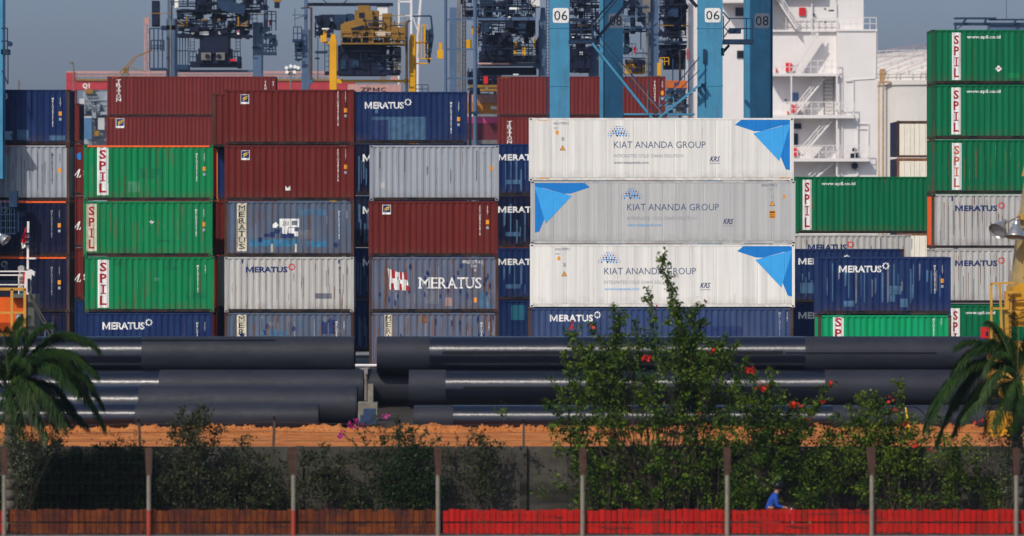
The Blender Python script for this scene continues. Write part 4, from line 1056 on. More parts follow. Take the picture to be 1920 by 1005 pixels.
flat_text("number", "87", 1264, 154, 1274, 162, d, D_NAVY, tr, 0.02)

# ---- far red ship-to-shore crane, masts, hazy deck cargo
d = 600.0; g = G(d)
rq = assembly("harbour_crane", "pale hazy red harbour crane marked Q1, its long beam running behind the stacks", "crane", d, 165, [
    ("leg", CRED, [('b', 124, 168.2, 141, g, 0, 3)]), ("leg", CRED, [('b', 648, 168.2, 664, g, 0, 3)]),
    ("girder", CRED, [('b', 124, 152, 664, 168, 0, 3), ('b', 124, 136.2, 140, 151.8, 0, 3)]),
    ("stripe", COCH, [('b', 142, 148, 640, 151.5, -.2, 1)]), ("walkway", CPINK, [('b', 124, 133.5, 640, 136, .1, 2), ('r', 142, 640, 148, 11, 12, 0, 1.3), ('l', 142, 141, 640, 141, 2.4, .5)]),
])
flat_text("number", "Q1", 155, 156, 168, 167, d, LAMPW, rq, 0.03)
d = 470.0
HZ1 = plain("far_cargo_grey", (0.24, 0.27, 0.31), 0.7, var=0.45, scale=0.35)
HZ2 = plain("far_cargo_blue", (0.07, 0.16, 0.30), 0.7, var=0.1)
HZ3 = plain("far_cargo_white", (0.45, 0.45, 0.45), 0.7, var=0.1)
assembly("cargo_ship", "far grey ship structure seen through the gap under the Q1 crane", "ship", d, 175, [
    ("superstructure", HZ1, [('b', 156, 172, 214, 420, 0, 10), ('b', 160, 168, 176, 172, 0, 6), ('m', 153, 172, 205, 265, 85, 41, 2)]),
    ("deck_house", HZ2, [('b', 162, 222, 177, 262, -3, -2.2)]), ("deck_locker", HZ3, [('b', 161, 219, 177, 222, -3, -2), ('b', 153, 186, 163, 196, -2.5, -1.5), ('b', 188, 222, 200, 244, -2.6, -2.2)]), ("crane_house", COCH, [('b', 160, 168, 176, 176, -1, 0), ('b', 180, 246, 190, 256, -2.6, -2.3)])])
d = 540.0
assembly("derrick", "faint yellow crane boom slanting up toward a pale red lattice mast", "crane", d, 275, [
    ("mast", CPINK, [('x', 271, 279, 33, G(d), 26, 1.6), ('b', 270, 33, 279, 46, 0, .8)]),
    ("boom", COCH, [('l', 224, 137, 252, 108, 2.4), ('l', 230, 137, 254, 111, 1.6), ('l', 252, 108, 290, 92, 2.4), ('l', 240, 125, 272, 134, 1.6), ('b', 232, 127, 240, 137, 0, 1)]),
    ("post", CSTEEL, [('b', 226, 137, 240, G(d), 0, 1)])])
assembly("street_lamp", "grey street lamp post in front of the hazy red Q1 crane", "street lamp", 420.0, 138, [("post", CSTEEL, [('t', 138, 122, 138, G(420), 2.6)]), ("arm", CSTEEL, [('l', 138, 123, 136, 117, 2), ('l', 137, 117, 130, 117, 2.4)]), ("lamp_head", CSTEEL, [('b', 129, 116, 136, 119, -.2, .2)])])
assembly("light_tower", "cluster of pale floodlights on a far pole left of the blue crane leg", "lamp", 450.0, 545, [("pole", CSTEEL, [('t', 545, 138, 545, G(450), 3)]), ("floodlight", LAMPW, [('c', x, y, 3.2, 0, .6) for x, y in ((537, 127), (545, 124), (553, 125), (538, 135), (552, 135), (559, 127))]), ("bracket", CSTEEL, [('l', 534, 131, 562, 131, 3, .7), ('l', 540, 138, 552, 138, 6, .7)])])
assembly("antenna_mast", "thin pale post on the skyline above the left end column", "mast", 500.0, 36, [("post", CSTEEL, [('t', 35, 149, 35, G(500), 3)]), ("arm", CSTEEL, [('l', 32, 152, 40, 158, 1.5)])])
d = 430.0
assembly("lattice_tower", "white tubular frame tower at the top edge right of the yellow crane's deck", "tower", d, 768, [("leg", SHIPW, [('l', 748, -30, 746, G(d), 3)]), ("leg", SHIPW, [('l', 771, -30, 770, G(d), 4)]), ("leg", SHIPW, [('l', 790, -20, 783, 70, 4), ('l', 783, 70, 782, G(d), 4)]), ("crossbar", SHIPW, [('l', 748, 3, 772, 3, 3), ('l', 748, 30, 790, 28, 1.6), ('l', 770, 20, 784, 60, 1.5)])])
assembly("signal_box", "white cabinet on the skyline between the ochre machine boxes", "cabinet", 420.0, 717, [("cabinet", SHIPW, [('b', 708, 12, 727, 60, 0, 2)]), ("roof", CDARK2, [('b', 706, 9, 729, 12, -.1, 2.1)]), ("support", CSTEEL, [('b', 712, 60, 722, G(420), .5, 1.5)])])

# ---- tall stacks of clutter low behind the mast: stacked boxes in the far yard
d = 395.0
def far_box(px0, px1, ytop, ybot, d, m, label, extra=()):
    r = thing("cargo_container", label, "container", (X((px0 + px1) / 2, d), d, Z(ybot, d)), "far boxes glimpsed right of the steel mast")
    mb = MB(); mb.box(X(px0, d), X(px1, d), d, d + 2.4, Z(ybot, d), Z(ytop, d)); mb.build("shell", m, r)
    mb = MB(); n = 9
    for i in range(n + 1):
        x = X(px0 + (px1 - px0) * i / n, d); mb.box(x - .05, x + .05, d - .04, d, Z(ybot, d), Z(ytop, d))
    mb.build("rib", m, r)
    for nm, mm, q in extra: shapes(d, q).build(nm, mm, r)
far_box(873, 940, 176, 192.5, d, CPINK, "salmon pink box with a torn cover, right of the mast")
far_box(870, 940, 193, 213, d, plain("far_orange", (.5, .2, .03), .6, var=.15), "orange box with a white patch under the salmon one", [("patch", D_WHITE, [('b', 920, 199, 933, 205, -.06, -.01)])])
far_box(868, 940, 213.5, 218.5, d, D_WHITE, "thin white slab between the orange and pink boxes")
far_box(868, 940, 219, 231, d, plain("far_magenta", (.5, .06, .2), .6, var=.1), "bright pink box under the white slab")
far_box(866, 940, 231.5, 262, d, plain("far_maroon", (.13, .02, .035), .6, var=.1), "maroon box at the bottom of the far pile by the mast")
mb = MB(); mb.box(X(864, d), X(942, d), d - .2, d + 3, -0.3, Z(262.5, d)); tag(mb.build("cargo_platform", CSTEEL), "grey platform carrying the far pile of coloured boxes", "platform")
ROOTLOC["cargo_platform"] = Vector((0, 0, 0))
assembly("reach_stacker", "dark loading machine with orange panels above the salmon box", "vehicle", 392.0, 910, [("body", CDARK, [('m', 876, 128, 940, 176, 102, 51, 1.5), ('b', 880, 150, 940, 158, 0, 1.5), ('b', 880, 140, 900, 176, .5, 1.2), ('b', 878, 174, 884, G(392), 1.4, 2.0), ('b', 934, 174, 940, G(392), 2.6, 3.2)]), ("panel", REDB2, [('b', 907, 144, 915, 158, -1.7, -1.5)]), ("cab", COCH, [('b', 880, 160, 940, 165, -1.6, -1.2), ('b', 900, 167, 940, 172, -1.6, -1.3)])])

# ---- the end-on white container pair by the tank
def endon(k, label):
    d = 300.0; zb = 0.7 + 2.62 * k; s = d / 8000
    r = thing("cargo_container", label, "container", (X(1682, d) + 1.22, d + 3.0, zb), "end-on containers below the white tank")
    x0 = X(1682, d); x1 = x0 + 2.438; y1 = d + 6.06; z1 = zb + 2.591
    mb = MB(); mb.box(x0 + .04, x1 - .04, d + .06, y1 - .04, zb + .1, z1 - .05); mb.build("side_panel", NAVYD, r)
    for a, b in ((x0 + .17, x0 + 1.21), (x0 + 1.23, x1 - .17)):
        mb = MB(); mb.box(a, b, d + .01, d + .058, zb + .16, z1 - .22); dd = mb.build("door", plain("cream_door", (.74, .69, .58), .5, var=.05, dirt=.3), r)
        mb = MB()
        for q in (.3, .7): mb.tube((a + (b - a) * q, d - .01, zb + .2), (a + (b - a) * q, d - .01, z1 - .25), .02, 6)
        mb.build("lock_rod", MATS["cream_door"], dd)
    mb = MB()
    for a, b in ((x0, x0 + .165), (x1 - .165, x1)): mb.box(a, b, d, d + .2, zb, z1)
    mb.box(x0 + .165, x1 - .165, d + .002, d + .2, z1 - .22, z1 - .02); mb.box(x0 + .165, x1 - .165, d + .002, d + .2, zb, zb + .16)
    mb.build("frame", P_RUST if k < 4 else RUST, r)
for k in range(5): endon(k, {4: "cream-doored container with rust frame and navy side below the white tank", 3: "second cream container just showing under the rust-framed one"}.get(k, "cream container low in the end-on pile, hidden by the deep green one"))
mb = MB(); mb.box(X(1680, 300), X(1682, 300) + 2.5, 300, 306, -.2, .69); tag(mb.build("concrete_plinth", CSTEEL), "low plinth under the end-on cream containers", "plinth"); 

# ---- white storage tank with domed roof
d = 560.0; cx = X(1785, d); R = 16.5; cyt = d + R
tk = thing("storage_tank", "big white domed storage tank between the ship and the tall green stack", "tank", (cx, cyt, 0))
zw = Z(150, d)
def lathe(prof, cx, cy, n=72):
    mb = MB(); k = len(prof)
    mb.add([(cx + r * cos(2 * pi * i / n), cy + r * sin(2 * pi * i / n), z) for i in range(n) for r, z in prof],
           [(i * k + j, ((i + 1) % n) * k + j, ((i + 1) % n) * k + j + 1, i * k + j + 1) for i in range(n) for j in range(k - 1)])
    return mb
lathe([(R, 0), (R, zw)], cx, cyt).build("shell", TANKW, tk, True)
lathe([(R + .25, zw - .6), (R + .25, zw), (R, zw)], cx, cyt).build("ring", TANKW, tk)
lathe([(R, zw)] + [(R * cos(a * pi / 2 / 9 * .92), zw + 4.4 * sin(a * pi / 2 / 9)) for a in range(1, 10)] + [(0.05, zw + 4.45)], cx, cyt).build("roof", TANKW, tk, True)
mb = MB(); n = 60
for rr, zz in ((R + .1, zw), (R * .72, zw + 3.05)):
    for i in range(n):
        a, b = 2 * pi * i / n, 2 * pi * (i + 1) / n
        p = (cx + rr * cos(a), cyt + rr * sin(a), zz); q = (cx + rr * cos(b), cyt + rr * sin(b), zz)
        for h in (.55, 1.1): mb.bar((p[0], p[1], zz + h), (q[0], q[1], zz + h), .07)
        mb.bar(p, (p[0], p[1], zz + 1.1), .07)
mb.build("guard_rail", TANKW, tk)
mb = MB()
for off in (-.35, -.15, .05, .25, .45, .65, .85):
    pts = []
    for j in range(9):
        a = -pi / 2 - .9 + off + j * .1; q = j / 8 * .85
        pts.append((cx + R * cos(q * pi / 2 * .92) * cos(a), cyt + R * cos(q * pi / 2 * .92) * sin(a), zw + .9 + 4.4 * sin(q * pi / 2)))
    for j in range(8):
        mb.bar(pts[j], pts[j + 1], .07); mb.bar(pts[j], (pts[j][0], pts[j][1], pts[j][2] - .9), .05)
mb.build("stair_rail", plain("faded_red_rail", (.5, .3, .27), .6), tk)
mb = shapes(d, [('t', 1658, 150, 1657, G(d), 3.4, 1.5), ('b', 1653, 128, 1662, 156, 2.4, 3), ('l', 1655, 153, 1672, 153, 3, 1.5), ('t', 1650, 150, 1650, G(d), 2, 1.7)]); mb.build("pipe", plain("ochre_pipe", (.42, .24, .1), .6, var=.3), tk)

# ---- white ship superstructure
d = 480.0
sh = thing("cargo_ship", "white ship superstructure with balconies and zigzag stairs rising behind the crane legs", "ship", (X(1470, d), d + 12, -2.0))
def each(specs, nm, m):
    for sp in specs: shapes(d, [sp]).build(nm, m, sh)
Bq = lambda *a: ('b',) + a
shapes(d, [Bq(1295, -90, 1440, 560, 1.5, 22), Bq(1440, -90, 1570, 560, 1.8, 22), Bq(1570, 57, 1645, 560, .0, 22), Bq(1545, -90, 1622, 57, 2.0, 20)]).build("house_wall", SHIPW, sh)
each([Bq(1352, -90, 1445, 6, -1.2, 1.5), Bq(1430, -90, 1545, -10, .6, 1.8)], "bridge_wing", SHIPW)
each([Bq(1440, 55, 1570, 58.5, 1.4, 4), Bq(1570, 55, 1645, 58.5, -.15, 2), Bq(1440, 138, 1572, 143, -.8, 2.2), Bq(1440, 216, 1600, 222, -1.1, 2.2), Bq(1440, 297, 1628, 303, -1.4, 2.2)], "deck", SHIPW)
shapes(d, [Bq(1606, 222, 1609, 330, -.25, 0), Bq(1578, 143, 1580, 330, -.15, 0), ('l', 1600, 222, 1600, 150, 2, -.1), ('l', 1586, 152, 1600, 152, 2, -.1), ('l', 1628, 303, 1628, 232, 2, -.1), ('l', 1604, 232, 1628, 232, 2, -.1), ('l', 1604, 242, 1628, 242, 1.2, -.1), ('l', 1642, 58, 1642, 145, 1.6, -.1), ('l', 1592, 150, 1640, 147, 1.6, -.05)]).build("trim", SHIPW, sh)
each([('l', 1568, 138, 1568, 330, 3, -.75), ('l', 1483, 143, 1483, 216, 2.6, -.7), ('l', 1524, -20, 1524, 56, 2, 1.5), ('l', 1447, 222, 1447, 330, 2, -1.0)], "post", SHIPW)
each([('r', 1440, 1572, 138, 24, 13, -.75, 1.2), ('r', 1440, 1600, 216, 24, 13, -1.05, 1.2), ('r', 1440, 1628, 297, 24, 13, -1.35, 1.2), ('r', 1440, 1570, 56, 23, 12, 1.45, 1.2), ('r', 1570, 1643, 56, 23, 12, -.1, 1.2)], "railing", SHIPW)
def stairs(x0, y0, x1, y1, o, n):
    sp = [('l', x0, y0, x1, y1, 3.2, o), ('l', x0, y0, x1, y1, 3.2, o + .9), ('l', x0, y0 - 17, x1, y1 - 17, 1.7, o), ('l', x0, y0 - 9, x1, y1 - 9, 1.4, o)]
    for i in range(n):
        q = (i + .5) / n; x = x0 + (x1 - x0) * q; y = y0 + (y1 - y0) * q
        sp.append(('b', x - 3, y - .7, x + 3, y + .7, o, o + .9))
        if i % 3 == 0: sp.append(('l', x, y, x, y - 17, 1.0, o))
    return sp
for a in ((1484, 137, 1534, 62, -.2, 13), (1455, -6, 1494, 54, .5, 10), (1500, 296, 1560, 226, -.3, 12), (1490, 216, 1546, 147, .3, 12), (1515, 345, 1562, 306, -.2, 8)):
    shapes(d, stairs(*a)).build("stair", SHIPW, sh)
shapes(d, [('d', 1556, 143, 216, 18, 7, 1.65)]).build("ladder", CSTEEL, sh)
each([Bq(1500, 13, 1512, 28, 1.5, 1.8), Bq(1475, 117, 1487, 133, 1.2, 1.8), Bq(1487, 196, 1498, 211, 1.2, 1.8), Bq(1489, 277, 1497, 292, 1.2, 1.8), Bq(1456, 127, 1458, 135, 1.4, 1.8), Bq(1478, 208, 1480, 214, 1.4, 1.8)], "fire_box", REDB2)
each([Bq(1380, 13, 1396, 29, 1.35, 1.5), Bq(1383, 94, 1396, 108, 1.35, 1.5)], "window", GLASS)
shapes(d, [Bq(1487, 173, 1499, 189, 1.68, 1.8)]).build("window", HZ2, sh)
each([Bq(1490, 250, 1498, 272, 1.6, 1.8), Bq(1490, 231, 1504, 241, 1.4, 1.8), Bq(1594, 288, 1607, 297, -1.0, -.3), ('c', 1601, 281, 4, -.9, -.4), ('c', 1602, 311, 6, -.6, -.1)], "winch", CDARK)
shapes(d, [Bq(1550, 4, 1570, 52, 1.9, 2.0), ('l', 1549, 4, 1549, 52, 1.4, 1.85), ('l', 1571, 4, 1571, 52, 1.4, 1.85), ('l', 1549, 4, 1571, 4, 1.4, 1.85), Bq(1589, 320, 1606, 332, -.1, 0)]).build("door", SHIPW, sh)
shapes(d, [Bq(1556, 17, 1566, 20, 1.8, 1.9), ('c', 1549, 15, 1.6, 1.7, 1.9), ('c', 1549, 40, 1.6, 1.7, 1.9), ('c', 1528, 26, 2, 1.4, 1.7), ('c', 1475, 187, 2, 1.5, 1.8)]).build("fitting", CDARK2, sh)
shapes(d, [('b', 1290, -60, 1296, 560, 1.0, 3), ('l', 1289, 0, 1289, 340, 3, .6)]).build("mast", plain("grey_mast", (.42, .42, .45), .6, var=.4, scale=.4), sh)
shapes(d, [Bq(1288, 92, 1291, 110, .3, .5)]).build("marker", REDB2, sh)
mb = shapes(d, [Bq(1200, 560, 1760, 700, -6, 26)]); mb.build("hull", CDARK2, sh)

# ---- dark spreader beam above the tall right stack
d = 430.0
assembly("gantry_crane", "faint dark crane top bar with short posts above the tall green stack", "crane", d, 1860, [
    ("top_beam", CDARK2, [Bq(1790, 32.5, 1868, 35.5, 0, 1), Bq(1856, 35, 1960, 37.5, .2, 1.2), Bq(1790, 42, 1960, 47, .3, 1.2), ('l', 1812, 34, 1806, 43, 4), ('l', 1850, 34, 1846, 43, 4), ('l', 1905, 36, 1902, 44, 4), ('l', 1792, 42, 1792, 60, 4), ('l', 1796, 54, 1808, 44, 2)]),
    ("machine_house", CGREY, [Bq(1857, 46, 1960, 56, .5, 3)]),
    ("leg", CGREY, [Bq(1790, 58, 1796, G(d), 0, 1)]), ("leg", CGREY, [Bq(1935, 46, 1942, G(d), 0, 1)]),
    ("antenna", CDARK, [('l', 1887, -20, 1887, 36, .8)])], "hazy yard cranes behind the stacks")
# ------------------------------------------------------------------ ground, canal, quay
def ground_mat(name, cols, scale, bmp=0.6):
    m, t, b = nodes(name)
    g = N(t, "ShaderNodeNewGeometry")
    f = noise(t, g.outputs["Position"], scale, 9, 0.72)
    f2 = noise(t, stretch(t, g.outputs["Position"], (0.15, 1.6, 1)), scale * 1.3, 5, 0.6)
    c = mixc(t, ramp(t, f, .35, .68), cols[0], cols[1])
    c = mixc(t, ramp(t, f2, .48, .66), c, cols[2])
    t.links.new(c, b.inputs["Base Color"]); b.inputs["Roughness"].default_value = 0.95; b.inputs["Specular IOR Level"].default_value = .15
    bump(t, b, noise(t, g.outputs["Position"], scale * 5, 6, .7), bmp, 0.06)
    return m
CLAY = ground_mat("orange_clay", ((.40, .13, .030), (.48, .19, .06), (.25, .072, .018)), 0.9)
EARTH = ground_mat("yard_concrete", ((.20, .19, .18), (.26, .25, .24), (.15, .14, .13)), 0.2, .2)
ASPH = ground_mat("asphalt", ((.045, .045, .047), (.06, .06, .06), (.035, .035, .036)), 0.8, .3)
CONC = ground_mat("shaded_old_concrete", ((.046, .042, .034), (.085, .078, .065), (.014, .013, .010)), 0.8, .5)  # stained concrete, made darker to carry the shade on the wall

def sheet(name, x0, x1, y0, y1, z, m, nx=1, ny=1, hf=None):
    xs = np.linspace(x0, x1, nx + 1); ys = np.linspace(y0, y1, ny + 1)
    mb = MB(); mb.v = [(x, y, z + (hf(x, y) if hf else 0.0)) for y in ys for x in xs]
    mb.f = [(j * (nx + 1) + i, j * (nx + 1) + i + 1, (j + 1) * (nx + 1) + i + 1, (j + 1) * (nx + 1) + i) for j in range(ny) for i in range(nx)]
    mb.m = [0] * len(mb.f)
    o = mb.build(name, m); o["kind"] = "structure"; return o

from mathutils import noise as mn
def clayh(x, y):
    lip = math.exp(-((y - 142.3) / .45) ** 2) * (.10 + .17 * max(0, mn.noise((x * .55, 3.1, 0))) + .16 * abs(mn.noise((x * 2.1, 7.7, 0))) + .08 * abs(mn.noise((x * 6, 1.7, 0))))
    ruts = .07 * mn.noise((x * .18, y * 2.3, 5)) + .05 * mn.noise((x * 1.6, y * 2.2, 9)) if y < 142 else .02 * mn.noise((x, y, 2))
    return lip + ruts - .03
BOUNCE_CUT = ground_mat("dark_bounce_cut", ((.035, .03, .026), (.05, .042, .035), (.022, .02, .018)), .9)  # largely unseen ground, made dark to cut clay bounce on the pipes
sheet("clay_bank", -24, 24, 131.85, 143.4, 0.0, CLAY, 480, 90, clayh)
sheet("bounce_cut_ground", -75, 75, 143.4, 166, -0.03, BOUNCE_CUT)
for a, b in ((-75, -24), (24, 75)): sheet("clay_ground", a, b, 131.85, 143.4, -0.02, CLAY)
sheet("canal_bank", -75, 75, 166, 167, -0.03, CLAY, 1, 1, lambda x, y: -2.4 * (y - 166))
sheet("yard_ground", -700, 700, 188, 2600, 0.0, EARTH)
mb = MB(); mb.box(-120, 120, 187.4, 187.995, -4, 0.004); o = mb.build("quay_edge", CSTEEL); o["kind"] = "structure"
rc = random.Random(21); mb = MB()
for i in range(1500):
    x = rc.uniform(-19, 19); y = rc.gauss(142.2, .55) if i % 3 else rc.uniform(132.2, 142); s_ = rc.uniform(.02, .085) * (1.0 if i % 3 else .6); z = clayh(x, y)
    k = 6; vs = [(x + s_ * rc.uniform(.7, 1.3) * cos(2 * pi * j / k), y + s_ * rc.uniform(.7, 1.3) * sin(2 * pi * j / k), z - .02) for j in range(k)]
    vs += [(x + s_ * .6 * rc.uniform(.6, 1.3) * cos(2 * pi * (j + .3) / k), y + s_ * .6 * sin(2 * pi * (j + .3) / k), z + s_ * rc.uniform(.5, 1.1)) for j in range(k)]
    mb.add(vs, [(j, (j + 1) % k, k + (j + 1) % k, k + j) for j in range(k)] + [tuple(range(k, 2 * k))])
o = mb.build("soil_clods", CLAY); o["kind"] = "stuff"
wm, wt, wb = nodes("canal_water"); wb.inputs["Base Color"].default_value = (.02, .05, .06, 1); wb.inputs["Roughness"].default_value = .12
gq = N(wt, "ShaderNodeNewGeometry"); bump(wt, wb, noise(wt, stretch(wt, gq.outputs["Position"], (1, .5, 1)), 1.4, 4), .4, .1)
sheet("canal_water", -120, 120, 165, 187.4, -1.7, wm)
sheet("road", -70, 70, 113, 131.5, -2.5, ASPH)
sheet("foreground_ground", -70, 70, -40, 113.4, -2.6, EARTH)

# ------------------------------------------------------------------ steel pipes
def pipe_mat(name, col, rough, var, sp=.5):
    m, t, b = nodes(name); v, ob = coords(t)
    f = noise(t, stretch(t, v, (.5, 1.5, 1.5)), 1.2, 6, .65)
    c = mixc(t, ramp(t, f, .3, .72), tuple(x * (1 - var) for x in col), tuple(x * (1 + var) for x in col))
    f2 = noise(t, v, 2.2, 6, .75); c = mixc(t, ramp(t, f2, .68, .76, 0, .45), c, (.09, .05, .035))
    t.links.new(c, b.inputs["Base Color"]); b.inputs["Specular IOR Level"].default_value = sp
    fr = noise(t, stretch(t, v, (.8, 3, 3)), 2.0, 5, .6)
    t.links.new(ramp(t, fr, .3, .7, rough * .75, rough * 1.3), b.inputs["Roughness"])
    bump(t, b, noise(t, stretch(t, v, (1.6, .9, .9)), 2.6, 4, .55), .7, .014)
    if rough < .4:                                             # drawn-out coating: the gloss spreads along the pipe
        b.inputs["Anisotropic"].default_value = .92; b.inputs["Anisotropic Rotation"].default_value = .25
        tg = N(t, "ShaderNodeTangent", direction_type='RADIAL', axis='X'); t.links.new(tg.outputs[0], b.inputs["Tangent"])
    return m
PGLOSS = pipe_mat("pipe_gloss_coating", (.003, .004, .012), .35, .3, .95)
PMATTE = pipe_mat("pipe_matte_end", (.020, .022, .032), .5, .25, .22)
PIN = plain("pipe_bore", (.012, .012, .014), .8)
SHADE_LINE = plain("pipe_painted_shade", (.004, .004, .006), .4)  # black strips on the pipes: thin shadow lines laid on as colour
def pipe(px0, px1, d, zc, R, ma, mb_, label, shade_lines=None, nseg=56):
    """open-ended pipe along x; ma / mb_: photo columns where the left matte end stops and the right one starts"""
    x0, x1 = X(px0, d), X(px1, d); xa, xb = X(ma, d), X(mb_, d)
    r = thing("steel_pipe", label, "pipe", ((x0 + x1) / 2, d, zc), "coated steel pipes piled by the canal")
    def ring(mb, xs, rad, mats, flip=False):
        vs = [(x, d + rad * cos(2 * pi * k / nseg), zc + rad * sin(2 * pi * k / nseg)) for x in xs for k in range(nseg)]
        for j in range(len(xs) - 1):
            fs = [(j * nseg + k, j * nseg + (k + 1) % nseg, (j + 1) * nseg + (k + 1) % nseg, (j + 1) * nseg + k) for k in range(nseg)]
            fs = [f[::-1] for f in fs] if not flip else fs
            mb.add(vs, fs, mats[j])
    m = MB(); xs = [x0, x0 + .06, xa, xb, x1 - .06, x1]
    ring(m, [x0, x0 + .05], R - .012, [1]); ring(m, [x0 + .05, xa, xb, x1 - .05], R, [1, 0, 1]); ring(m, [x1 - .05, x1], R - .012, [1])
    m.build("pipe_wall", [PGLOSS, PMATTE], r, True)
    m = MB(); ring(m, [x0, x1], R - .045, [0], True)
    for x, s in ((x0, 1), (x1, -1)):
        vs = [(x, d + rr * cos(2 * pi * k / nseg), zc + rr * sin(2 * pi * k / nseg)) for rr in (R - .045, R - .012) for k in range(nseg)]
        m.add(vs, [(k, (k + 1) % nseg, nseg + (k + 1) % nseg, nseg + k)[::s] for k in range(nseg)])
    for x in (x0 + .05, x1 - .05):
        vs = [(x, d + rr * cos(2 * pi * k / nseg), zc + rr * sin(2 * pi * k / nseg)) for rr in (R - .012, R) for k in range(nseg)]
        m.add(vs, [(k, (k + 1) % nseg, nseg + (k + 1) % nseg, nseg + k) for k in range(nseg)])
    m.build("bore", PIN, r, True)
    for a, sx0, sx1, w in ([shade_lines] if isinstance(shade_lines, tuple) else shade_lines or []):
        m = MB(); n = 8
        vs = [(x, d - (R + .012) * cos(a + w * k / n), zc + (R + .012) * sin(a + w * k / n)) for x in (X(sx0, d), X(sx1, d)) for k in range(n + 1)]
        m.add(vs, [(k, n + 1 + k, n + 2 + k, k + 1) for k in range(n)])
        m.build("shade_strip", SHADE_LINE, r)
    return r
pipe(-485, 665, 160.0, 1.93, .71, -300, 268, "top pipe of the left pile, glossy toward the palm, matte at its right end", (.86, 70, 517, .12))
pipe(-490, 682, 159.26, .71, .71, -300, 300, "pipe directly under the top left pipe, ending farthest right in the left pile")
pipe(-490, 676, 160.74, .71, .71, -300, 300, "rear ground pipe of the left pile, hidden behind the others")
pipe(-560, 670, 144.85, .71, .71, -300, 262, "large pipe in front of the left pile, chalk figures near its right end")
pipe(-560, 598, 143.5, .36, .50, -300, 255, "thin short pipe lying lowest in front on the left")
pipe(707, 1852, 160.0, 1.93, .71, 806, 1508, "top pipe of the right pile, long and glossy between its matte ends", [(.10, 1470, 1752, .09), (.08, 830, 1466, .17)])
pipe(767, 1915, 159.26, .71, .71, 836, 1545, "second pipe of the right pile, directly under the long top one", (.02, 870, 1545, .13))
pipe(690, 1840, 160.74, .71, .71, 800, 1545, "rear ground pipe of the right pile, its dark end showing in the gap")
pipe(776, 1905, 143.5, .30, .50, 850, 1560, "thin pipe lying lowest in front on the right, behind the flowering bush")
d = 143.5
# timber wedges holding the near pipes, blocks in the gap
mb = MB(); mb.box(X(676, 147), X(706, 147), 146.6, 147.3, -.1, .30); mb.box(X(682, 147), X(704, 147), 146.65, 147.25, .30, .52)
ob = mb.build("tarpaulin_block", plain("tarpaulin_blue", (.035, .06, .13), .6, var=.4, scale=5)); tag(ob, "pale blue wrapped block on the clay in the gap between the pipe piles", "block")
mb = MB(); mb.box(X(672, 150), X(708, 150), 149.6, 150.4, -.1, .62); mb.box(X(690, 150), X(700, 150), 149.7, 150.3, .62, 1.25)
tag(mb.build("concrete_block", plain("rough_concrete", (.20, .18, .145), .9, var=.35, scale=4, bmp=.5)), "rough concrete block with a stub post in the gap between the pipe piles", "block")
d = 186.0
rr = thing("quay_rail", "white rail along the far quay, seen in the gap between the pipe piles", "railing", (0, 187.7, 0))
mb = MB(); mb.tube((-40, 187.7, .56), (40, 187.7, .56), .06, 8); mb.build("rail", SHIPW, rr)
mb = MB()
for k in range(21): mb.tube((-40 + 4 * k, 187.7, 0), (-40 + 4 * k, 187.7, .52), .05, 8)
mb.build("post", SHIPW, rr)
mb = MB(); mb.tube((X(693, 176), 176, -3), (X(693, 176), 176, .5), .13, 10); mb.tube((X(693, 176), 176, .5), (X(693, 176), 176, .62), .17, 10)
tag(mb.build("mooring_post", RUST), "rusty mooring post standing in the canal behind the pipe gap", "post")

